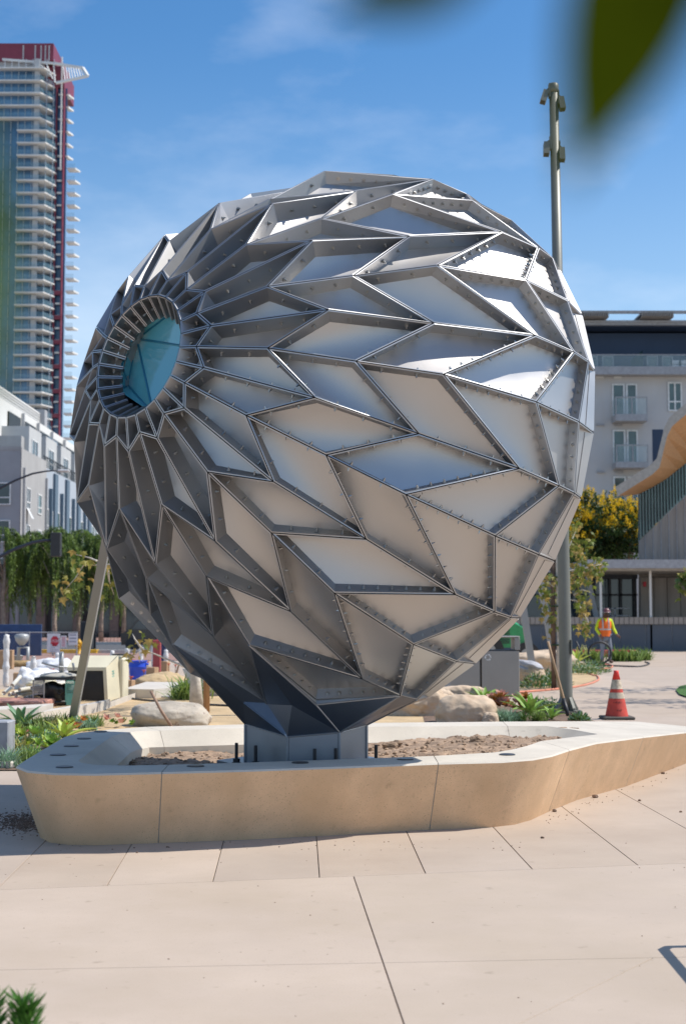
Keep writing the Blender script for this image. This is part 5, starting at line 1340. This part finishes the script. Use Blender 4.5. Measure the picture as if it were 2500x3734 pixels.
# ---------------------------------------------------------------- left: site clutter
M_site=mat('bench_concrete',(0.55,0.50,0.43),.8,var=.05,scale=2)
def wall_px(name,label,tops,h,depth,m=M_site,cat='wall',group=None):
    """low wall whose top front edge runs along ground pixels"""
    P=[at(x,y) for x,y in tops]; mb=MB(); v=[];n=len(P)
    for p in P: v+=[(p.x,p.y,0),(p.x,p.y,h),(p.x-depth[0]*0,p.y+depth[1],h),(p.x,p.y+depth[1],0)]
    f=[]
    for i in range(n-1):
        for c in range(4): f.append((i*4+c,(i+1)*4+c,(i+1)*4+(c+1)%4,i*4+(c+1)%4))
    f+=[(3,2,1,0),((n-1)*4,(n-1)*4+1,(n-1)*4+2,(n-1)*4+3)]
    tag(mb.add(v,f).build(name,m),label,cat,group)
wall_px('bench_block','pale concrete bench block at the left edge behind the agave',((-200,2655),(142,2632)),.20,(0,1.0),cat='bench',group='concrete seat blocks')
wall_px('bench_block','lower concrete bench running back behind the strut',((143,2638),(330,2604),(372,2594)),.15,(0,.8),cat='bench',group='concrete seat blocks')
wall_px('bench_block','white concrete slab seat below the dirt heap',((450,2546),(560,2548),(700,2533),(1000,2503)),.17,(0,3.0),cat='bench',group='concrete seat blocks')
wall_px('bench_block','low concrete strip right of the overturned cover',((378,2590),(460,2560)),.10,(0,2.2),cat='bench',group='concrete seat blocks')
lid=at(645,2543); tag(MB().lathe((lid.x,lid.y,0),[(.32,0),(.32,.03),(.3,.035)],24).build('utility_cover',M_galv),'round pale utility cover on the dirt by the slab seat','cover')
# small steel box at the left frame edge
ub=at(0,2775); tag(MB().bbox(ub.x-.35,ub.x+.085,ub.y,ub.y+.3,0,.40,.012).build('utility_box',mat('box_grey',(0.33,0.34,0.36),.5)),'grey utility box cut by the left frame edge','box')
pb_=at(20,2805); tag(MB().bbox(pb_.x-.3,pb_.x+.06,pb_.y,pb_.y+.35,0,.07,.01).build('stone_block',M_site),'flat stone block at the left edge of the bed','block')
# cream equipment cover lying on its side
cc=at(330,2562); cv=thing('equipment_cover','cream plastic trowel machine cover tipped on its side with teal lettering','cover',(cc.x,cc.y+.3,0))
M_cream=mat('cream_plastic',(0.68,0.62,0.45),.5,var=.06,scale=2); M_tealp=mat('teal_print',(0.03,0.38,0.32),.5)
x0,x1=-.47,.40; H=.78
# front frame (opening), tapered cheeks, right side panel
v=[(-.47,0,.03),(.27,0,.0),(.27,0,.56),(-.47,0,.56),(-.38,.05,.74),(.24,.05,.78),(.27,0,.56),(-.47,0,.56)]
MB().add([(-.47,0,.54),(.22,0,.54),(.22,0,.60),(-.47,0,.60),(-.40,.30,.80),(.36,.30,.80)],[(0,1,2,3),(3,2,5,4)]).build('top_panel',M_cream,cv)
MB().add([(.20,-.01,.0),(.26,-.01,-.0),(.22,-.01,.60),(.16,-.01,.60),(.44,.32,.06),(.38,.32,.80)],[(0,1,2,3),(1,4,5,2)]).build('side_panel',M_cream,cv)
MB().bbox(.40,.48,.30,.9,.03,.75,.02).build('rim',M_cream,cv)
MB().box(-.46,.2,.05,.07,.02,.56).build('dark_inside',M_blackp,cv); MB().box(-.47,.40,.55,.9,.0,.78).build('shell',M_cream,cv)
txt=bpy.data.curves.new('lettering','FONT'); txt.body='WHITEMAN'; txt.size=.105; txt.shear=.25; txt.extrude=.001; txt.materials.append(M_tealp)
_t=bpy.data.objects.new('lettering_curve',txt); COL.objects.link(_t); _me=bpy.data.meshes.new_from_object(_t); bpy.data.objects.remove(_t); to=bpy.data.objects.new('lettering',_me); COL.objects.link(to); to.parent=cv
ex=Vector((-.04,0,-1)).normalized(); nrm=(Vector((.44,.32,.06))-Vector((.26,-.01,0))).cross(Vector((-.04,0,.6))).normalized()
if nrm.y>0: nrm=-nrm
ey=nrm.cross(ex).normalized()
to.matrix_local=Matrix.Translation(Vector((.295,.13,.56))+nrm*.006)@Matrix((ex,ey,nrm)).transposed().to_4x4()
# engine block with green guards
em=at(190,2578); en=thing('trowel_machine','greasy engine of a trowel machine between green mesh guards','machine',(em.x,em.y,0))
M_green=mat('mint_guard',(0.16,0.42,0.30),.5); M_grease=mat('greasy_black',(0.025,0.024,0.023),.45,var=.5,scale=8); M_dust=mat('dusty_lid',(0.38,0.36,0.31),.8)
mb=MB(); blob(mb,(-.05,.3,.22),.24,5,(1.0,.9,.8),3,.3); mb.build('engine',M_grease,en,True)
mb=MB(); blob(mb,(.16,.35,.2),.2,6,(1.0,.9,.9),3,.35); mb.tube([(-.3,.1,.05),(.3,.1,.08)],.03,8); mb.tube([(-.1,.1,.4),(.1,.12,.2),(.3,.1,.35)],.02,8); mb.build('hoses',M_grease,en,True)
MB().box(-.30,.34,.0,.7,.44,.48).build('tray',M_blackp,en)
mb=MB(); blob(mb,(.05,.3,.50),.3,8,(1.1,.9,.2),3,.2); mb.build('lid',M_dust,en,True)
for (xa,xb,nm) in ((-.32,-.12,0),(.22,.38,1)):
    gm=MB(); gm.box(xa,xb,-.02,0,.03,.08) ; gm.box(xa,xa+.02,-.02,0,.03,.44); gm.box(xb-.02,xb,-.02,0,.03,.44); gm.box(xa,xb,-.02,0,.42,.44)
    if nm: gm.box(xa,xb,-.018,-.004,.03,.22)
    for k in range(1,9): gm.box(xa+(xb-xa)*k/9-.004,xa+(xb-xa)*k/9+.004,-.016,-.004,.2,.43)
    for k in range(7): gm.box(xa,xb,-.0165,-.0035,.22+k*.03,.228+k*.03)
    gm.build('guard',M_green if nm else M_dust,en)
hb=MB().tube([(-.22,.2,.72),(0,.2,.66),(.2,.2,.64)],.016,8); hb.tube([(.1,.25,.5),(.1,.22,.9)],.04,10); hb.tube([(.3,.2,.72),(.32,.2,.6)],.02,8); hb.build('handlebar',M_galv,en,True)
# pvc pipes
M_pvc=mat('cream_pvc',(0.68,0.64,0.54),.45,var=.06)
pl=[(50,2527),(72,2516),(118,2510),(45,2500),(15,2528),(92,2545),(108,2543),(60,2538),(35,2533)]
pd=['highest cream pipe of the pile','cream pipe second from the top of the pile','long cream pipe on the right of the pile','cream pipe at the back left of the pile','cream pipe at the far left of the pile','lowest cream pipe with its open end forward','lowest cream pipe nearest the engine','cream pipe in the middle of the pile','cream pipe left of the middle of the pile']
pD=at(60,2575).y
for k,(px,py) in enumerate(pl):
    p=pz(px,py,pD); q=p+Vector((random.uniform(.35,.55) if k not in (3,4) else -.1,random.uniform(.9,1.3),random.uniform(.04,.12)))
    o=MB().tube([p,q],.034,16,False); 
    o.tube([q,p],.028,16,False); n0=len(o.v)-64
    o.f+=[(n0+i,n0+(i+1)%16,n0+48+(i+1)%16,n0+48+i) for i in range(16)]; o.m+=[0]*16
    tag(o.build('plastic_pipe',M_pvc,None,True),pd[k]+', by the trowel machine','pipe','cream plastic pipes')
p=at(60,2590); tag(MB().bbox(p.x-.6,p.x+.42,p.y,p.y+1.2,0,.14,.02).build('pallet_board',mat('pink_tarp',(0.42,0.20,0.15),.8,var=.3,scale=6)),'stained red board stack under the cream pipes','boards')
# white sacks
M_sack=mat('white_tarp',(0.72,0.72,0.73),.6,var=.06,scale=3,bump=.6,bscale=9)
for k,(px,py,r,sq,lab) in enumerate(((195,2440,.6,(1,.7,.55),'white tarp covered heap before the fence signs'),(165,2470,.42,(1.1,.8,.6),'smaller white sack in front of the tarp heap'),(110,2475,.38,(.8,.7,.8),'white sack with cardboard left of the tarp heap'),(155,2480,.3,(1,.8,.5),'cream sack behind the engine'))):
    p=at(px,py+38); mb=MB(); blob(mb,(0,0,r*.35),r,60+k,sq,4,.28,1.6); tag(mb.build('tarp_heap',M_sack if k<3 else M_cream,None,True,(p.x,p.y,0)),lab,'sack','white sacks on the site')
M_card=mat('cardboard',(0.40,0.25,0.14),.9,var=.12)
bx=[(92,2505,.5,.30,'cardboard box beside the white sack'),(190,2478,.35,.3,'cardboard box before the tarp heap'),(20,2440,.4,.55,'tall cardboard box at the far left edge'),(425,2500,.26,.2,'cardboard box left of the blue barrel'),(455,2508,.28,.16,'cardboard box in front of the blue barrel'),(545,2462,.3,.2,'cardboard box right of the blue barrel'),(590,2452,.3,.3,'cardboard box behind the red post'),(430,2478,.22,.2,'small carton above the boxes by the barrel')]
for k,(px,py,w,h,lab) in enumerate(bx):
    p=at(px,py); mb=MB().bbox(-w/2,w/2,0,w*.8,0,h,.01); mb.box(-.03,.03,-.002,w*.8+.002,h-.1,h+.003); o=mb.build('cardboard_box',M_card,None,False,p); o.rotation_euler=(0,0,random.uniform(-.4,.4)); tag(o,lab,'box','cardboard boxes on the site')
# barrels and buckets
def barrel(name,label,px,py,r,h,m,group):
    p=at(px,py); t=thing(name,label,'barrel',p,0,group)
    MB().lathe((0,0,0),[(r*.82,0),(r*.86,.02),(r*.95,h*.66),(r*1.0,h*.68),(r*1.0,h*.72),(r*.97,h*.74),(r*1.0,h*.97)],28,False).build('body',m,t,True)
    MB().lathe((0,0,0),[(r*1.0,h*.95),(r*1.06,h*.95),(r*1.06,h),(r*.96,h),(r*.9,h*.4),(.001,h*.38)],28,False).build('rim',m,t,True)
    for s in (-1,1): MB().bbox(s*r*1.02-.03,s*r*1.02+.03,-.08,.08,h*.78,h*.88,.01).build('handle',m,t)
M_bluep=mat('blue_plastic',(0.015,0.06,0.50),.4,var=.06)
barrel('plastic_barrel','blue plastic barrel in front of the dirt heap',502,2484,.215,.48,M_bluep,'barrels on the site')
barrel('plastic_barrel','dark grey barrel behind the cream cover',441,2450,.24,.50,mat('grey_plastic',(0.055,0.06,0.062),.6),'barrels on the site')
for k,(px,lab) in enumerate(((45,'left of two grey buckets under the pipe stand'),(67,'right of two grey buckets under the pipe stand'))):
    p=at(px,2422); t=thing('grey_bucket',lab,'bucket',p,0,'grey buckets'); MB().lathe((0,0,0),[(.11,0),(.14,.26),(.15,.26),(.15,.29),(.13,.29),(.1,.02),(.001,.02)],18,False).build('body',M_galv,t,True); MB().tube([(math.cos(a)*.15,0,.26+math.sin(a)*-.12) for a in [q*math.pi/8 for q in range(9)]],.006,5).build('handle',M_iron,t)
# red post, wrapped bollards, pins with orange caps
p=at(572,2458); tag(MB().bbox(-.10,.10,-.1,.1,0,.90,.01).build('red_post',mat('faded_red',(0.36,0.06,0.06),.6),None,False,p),'tall faded red square post behind the dirt heap','post')
p=at(583,2430); tag(MB().bbox(-.09,.09,-.09,.09,0,.85,.02).build('red_extinguisher_post',mat('bright_red',(0.5,0.02,0.03),.5),None,False,p),'bright red post just right of the faded one','post')
p=at(594,2440); tag(MB().bbox(-.10,.10,-.1,.1,0,.95,.01).build('navy_post',mat('navy_post_paint',(0.02,0.03,0.09),.5),None,False,p),'navy square post beside the red posts','post')
M_wrap=mat('white_wrap',(0.66,0.64,0.62),.5,var=.12,scale=8,bump=.8,bscale=14)
for k,(px,py,h,lab) in enumerate(((410,2435,.5,'wrapped bollard right of the cream cover'),(464,2445,.62,'wrapped bollard left of the blue barrel'),(515,2440,.62,'wrapped bollard behind the blue barrel'),(560,2440,.66,'wrapped bollard left of the red post'),(605,2450,.6,'wrapped bollard right of the navy post'),(22,2500,1.1,'wrapped pipe stand at the left edge'),(122,2480,.55,'wrapped pipe stub behind the pipes'),(210,2470,.6,'wrapped pipe stub behind the engine'))):
    p=at(px,py); mb=MB(); z=0; pr=[]
    while z<h: pr.append((.065+.012*math.sin(z*23+k)+random.uniform(-.008,.008),z)); z+=.05
    pr+=[(.06,h),(.001,h+.02)]; tag(mb.lathe((0,0,0),pr,12,False).build('wrapped_bollard',M_wrap,None,True,p),'white plastic '+lab,'bollard','plastic wrapped bollards')
M_capo=mat('orange_cap',(0.60,0.12,0.06),.6)
random.seed(8)
pl_=[(420,2520,'beside the cartons by the blue barrel'),(450,2525,'in front of the cartons'),(478,2510,'touching the blue barrel'),(525,2480,'just right of the blue barrel'),(486,2432,'behind the left rim of the blue barrel'),(540,2440,'between wrapped bollard and red post'),(615,2450,'right of the navy post'),(640,2455,'furthest right by the dirt heap'),(96,2490,'in the left sacks above the pipes'),(150,2485,'behind the engine handlebar'),(192,2475,'before the tarp heap'),(412,2490,'against the rim of the cream cover')]
for k,(px,py,lab) in enumerate(pl_):
    p=at(px,py+14); t=thing('rebar_pin','rebar pin with orange safety cap '+lab,'rebar',p,0,'capped rebar pins'); MB().tube([(0,0,0),(0,0,.27)],.010,6).build('pin',M_barkd,t); MB().lathe((0,0,.26),[(.02,0),(.02,.04),(.05,.042),(.05,.055)],12).build('cap',M_capo,t)
# dirt heap
p=at(590,2505); mb=MB(); blob(mb,(0,0,.0),.6,71,(1.05,.9,.5),5,.22,1.2); tag(mb.build('dirt_heap',M_dirt,None,True,(p.x,p.y+.4,0)),'heap of tan dirt behind the white slab seat','heap')
p=at(640,2500); s4=thing('digging_bar','short wooden handle stuck in the dirt heap','tool',p); MB().tube([(-.02,0,.1),(.08,0,.5)],.02,8).build('handle',M_rustw,s4)
# ribbed concrete tube seat at far side
p=at(775,2540); tag(MB().lathe((p.x,p.y+.5,0),[(.42,0),(.62,.5),(.6,.52),(.4,.1),(.01,.1)],28,False).build('round_planter',M_site,None,True),'tapered round concrete planter half behind the pedestal','planter')
# log and gravel strip
p=at(-20,2432); q=at(118,2432); tag(MB().tube([p+Vector((0,0,.10)),q+Vector((0,0,.10))],.10,12).build('straw_wattle',mat('straw_wattle',(0.34,0.23,0.11),.95,var=.3,scale=12,bump=.8,bscale=40),None,True),'long brown straw wattle lying across the site at left','wattle')
# backflow pipe
p=at(85,2425); bf=thing('backflow_pipe','grey backflow preventer pipe standing by the fence','pipe stand',p)
MB().tube([(-.15,0,0),(-.15,0,.55),(.15,0,.55),(.15,0,0)],.06,10).build('pipe',M_galv,bf,True); mb=MB().lathe((-.05,0,.62),[(.08,0),(.2,.15),(.24,.3),(.18,.36),(.001,.38)],16); mb.build('valve_body',M_galv,bf,True)
# plywood and hoarding at left
p=at(40,2400); tag(MB().bbox(p.x-1.2,p.x+.5,p.y+3,p.y+3.1,0,1.25,.01).build('blue_hoarding',mat('blue_hoarding',(0.03,0.07,0.17),.7)),'dark blue hoarding panel at the left edge','hoarding')
p=at(30,2390); tag(MB().add([(p.x,p.y+2.5,0),(p.x+.35,p.y+2.5,0),(p.x+.3,p.y+2.5,.9),(p.x+.18,p.y+2.5,.6),(p.x+.05,p.y+2.5,1.15),(p.x-.1,p.y+2.5,.8),(p.x,p.y+2.56,0),(p.x+.35,p.y+2.56,0),(p.x+.3,p.y+2.56,.9),(p.x+.18,p.y+2.56,.6),(p.x+.05,p.y+2.56,1.15),(p.x-.1,p.y+2.56,.8)],[(0,1,2,3,4,5),(11,10,9,8,7,6)]).build('plywood_offcut',M_card),'jagged plywood offcut in front of the blue hoarding','plywood')
# chain-link fence with notices
FD=56.0; fx0,fx1=(-60-1250)/5186*FD,(285-1250)/5186*FD
fe=thing('chain_link_fence','low chain link fence with paper notices at the left','fence',(fx0,FD,0))
zt=pz(0,2306,FD).z; W=fx1-fx0
wm=MB(); s=.075
k=0.0
while k<W+zt:
    a=(max(0,k-zt),min(zt,k)) ; 
    x_lo=max(0,k-zt); x_hi=min(W,k); wm.tube([(x_lo,0,k-x_lo if k-x_lo<=zt else zt),(x_hi,0,k-x_hi)],.003,3,False)
    wm.tube([(x_lo,.004,zt-(k-x_lo)),(x_hi,.004,zt-(k-x_hi))],.003,3,False); k+=s*1.6
wm.build('mesh',M_galv,fe)
for q in range(5): MB().tube([(W*q/4,0,0),(W*q/4,0,zt+.03)],.03,8).build('post',M_galv,fe)
MB().tube([(0,0,zt),(W,0,zt)],.02,8).build('top_rail',M_galv,fe)
M_paper=mat('paper',(0.72,0.72,0.72),.8,var=.04); M_signred=mat('sign_red',(0.55,0.03,0.05),.6); M_signgrey=mat('print_grey',(0.25,0.27,0.33),.8); M_pinkt=mat('print_pink',(0.62,0.28,0.30),.8)
def board(name,label,x0,y0,x1,y1,cat='sign'):
    a=pz(x0,y1,FD-.1); b=pz(x1,y0,FD-.1); t=thing(name,label,cat,((a.x+b.x)/2,FD-.1,a.z),0,'notices on the fence'); w,h=(b.x-a.x)/2,b.z-a.z
    MB().box(-w,w,0,.02,0,h).build('sheet',M_paper,t); return t,w,h
t,w,h=board('stop_notice','large white fence notice with a red STOP octagon',172,2310,220,2380)
r=.17; c=Vector((-w+.30,-.004,h-.30)); MB().poly([c+Vector((math.cos(a)*r,0,math.sin(a)*r*1.25)) for a in [math.pi/8+k*math.pi/4 for k in range(8)]]).build('octagon',M_signred,t)
tx=bpy.data.curves.new('word','FONT'); tx.body='STOP'; tx.size=.15; tx.align_x='CENTER'; tx.align_y='CENTER'; tx.materials.append(M_paper); _t=bpy.data.objects.new('word_curve',tx); COL.objects.link(_t); _me=bpy.data.meshes.new_from_object(_t); bpy.data.objects.remove(_t); o=bpy.data.objects.new('word',_me); COL.objects.link(o); o.parent=t; o.location=c+Vector((0,-.004,0)); o.rotation_euler=(R(90),0,0)
ln=MB()
for k in range(9): ln.box(-w+.12+(.38 if k<3 else 0),w-.08-.1*(k%2),-.004,-.001,h-.2-k*.075,h-.17-k*.075-.01)
ln.build('print_lines',M_signgrey,t)
for (nm,lab,x0,y0,x1,y1,m) in (('pink_notice','small notice with pink print next to the stop notice',222,2318,243,2361,M_pinkt),('white_notice','white notice with three lines of faded print left of the signal box',250,2309,283,2352,M_signgrey)):
    t,w,h=board(nm,lab,x0,y0,x1,y1); ln=MB()
    for k in range(6 if m is M_pinkt else 3): ln.box(-w+.04,w-.04,-.004,-.001,h-.09-k*(h/ (7 if m is M_pinkt else 3.6)),h-.05-k*(h/(7 if m is M_pinkt else 3.6)))
    ln.build('print_lines',m,t)
# fire hydrant
p=at(289,2386); hy=thing('fire_hydrant','yellow fire hydrant on the red paving by the fence end','hydrant',p)
M_hyd=mat('hydrant_yellow',(0.62,0.33,0.015),.5)
MB().lathe((0,0,0),[(.13,0),(.13,.04),(.09,.05),(.085,.42),(.12,.44),(.12,.48),(.09,.55),(.04,.6),(.03,.64),(.001,.64)],16,False).build('barrel',M_hyd,hy,True)
for d in ((1,0),(-1,0),(0,-1)): MB().tube([(0,0,.36),(d[0]*.15,d[1]*.15,.36),(d[0]*.17,d[1]*.17,.36)],[.05,.05,.04],10).build('nozzle',M_hyd,hy,True)
# signal control box and posts
p=at(292,2375); tag(MB().bbox(-.28,.28,0,.5,.0,1.35,.03).build('signal_box',M_blackp,None,False,p+Vector((0,1.5,0))),'black signal cabinet behind the hydrant','cabinet')
p=at(346,2370); tag(MB().bbox(-.05,.05,-.05,.05,0,1.1,.01).build('grey_bollard',M_iron,None,False,p),'dark square post right of the leaning strut','post')
# traffic signal on its mast arm
SDp=48.0
ts=thing('traffic_signal','black traffic signal head hung on a curved dark mast arm','traffic signal',pz(-420,2259,SDp)-Vector((0,0,CAM_H)))
ro=lambda x,y: pz(x,y,SDp)-ts.location
M_mast=mat('mast_blue_black',(0.03,0.035,0.05),.45,metal=.3)
MB().tube([(0,0,0),(0,0,2.5),ro(-400,2110),ro(-200,2075),ro(0,2030),ro(60,2000),ro(120,1978),ro(160,1971),ro(206,1969)],[.11,.10,.09,.075,.06,.055,.05,.045,.045],12).build('mast_arm',M_mast,ts,True)
a=ro(187,2030); b=ro(224,1942); sg=MB().bbox(a.x,b.x,-.12,.16,a.z,b.z,.02).build('signal_head',M_blackp,ts)
for k in range(3): 
    z=a.z+(b.z-a.z)*(.2+.3*k); MB().tube([((a.x+b.x)/2,.16,z),((a.x+b.x)/2,.30,z)],.11,14,False).build('visor',M_blackp,sg)
# street lamp on a long curved arm
SL=58.0
sl=thing('street_lamp','thin dark curved street lamp arm with a flat lamp before the grey flats','street lamp',pz(-330,2259,SL)-Vector((0,0,CAM_H)))
ro=lambda x,y: pz(x,y,SL)-sl.location
MB().tube([(0,0,0),(0,0,5),ro(-250,1900),ro(-120,1830),ro(0,1780),ro(60,1750),ro(120,1727),ro(170,1718),ro(215,1715)],[.1,.09,.08,.06,.05,.045,.04,.035,.03],10).build('arm',M_mast,sl,True)
a=ro(213,1718); MB().bbox(a.x,a.x+.46,-.14,.14,a.z-.03,a.z+.06,.03).build('lamp_head',mat('lamp_white',(0.6,0.6,0.6),.5),sl)
# low street railing and dark van behind
rg=MB()
for k in range(40): rg.tube([(-16.5+k*.22,88,0),(-16.5+k*.22,88,.7)],.012,4,False)
rg.tube([(-16.5,88,.7),(-7.9,88,.7)],.02,6); tag(rg.build('street_railing',M_iron),'low dark railing in front of the street tree trunks','railing')
vn=thing('parked_van','dark parked car half hidden behind the sycamore leaves','car',((560-1250)/5186*64,64,0))
mb=MB(); pr=[(-1.4,.3),(-1.45,.8),(-1.1,.95),(-.7,1.45),(.9,1.5),(1.3,1.0),(1.5,.8),(1.5,.3)]; n=len(pr)
mb.add([(x,y,z) for y in (0,1.7) for x,z in pr],[tuple(range(n)),tuple(range(2*n-1,n-1,-1))]+[(i,n+i,n+i+1,i+1) for i in range(n-1)]); mb.build('body',mat('black_car_paint',(0.012,0.013,0.016),.25,coat=.6),vn)
MB().add([(-.95,-.01,1.0),(.95,-.01,1.02),(.8,-.01,1.4),(-.65,-.01,1.38)],[(0,1,2,3)]).build('side_window',M_glassdk,vn)
for x in (-.9,.9): MB().tube([(x,-.05,.32),(x,.2,.32)],.32,18).build('wheel',M_blackp,vn)
# tube-framed seat just outside the right edge (only its shadow is in view)
fr=thing('tube_frame_seat','dark steel tube frame seat off the right edge, casting a bent shadow','seat',(1.72,6.43,0))
M_tube=mat('tube_dark',(0.05,0.05,0.055),.5,metal=.4)
MB().tube([(0,0,0),(0,-.005,.41),(-.002,-.05,.455),(-.03,-1.1,.455),(-.03,-1.15,.41),(-.03,-1.15,0)],.022,10).build('frame',M_tube,fr,True)
MB().tube([(.5,0,0),(.5,-.005,.41),(.498,-.05,.455),(.47,-1.1,.455),(.47,-1.15,.41),(.47,-1.15,0)],.022,10).build('frame',M_tube,fr,True)
MB().box(.16,.44,-1.0,-.2,.45,.47).build('seat_slab',M_tube,fr)
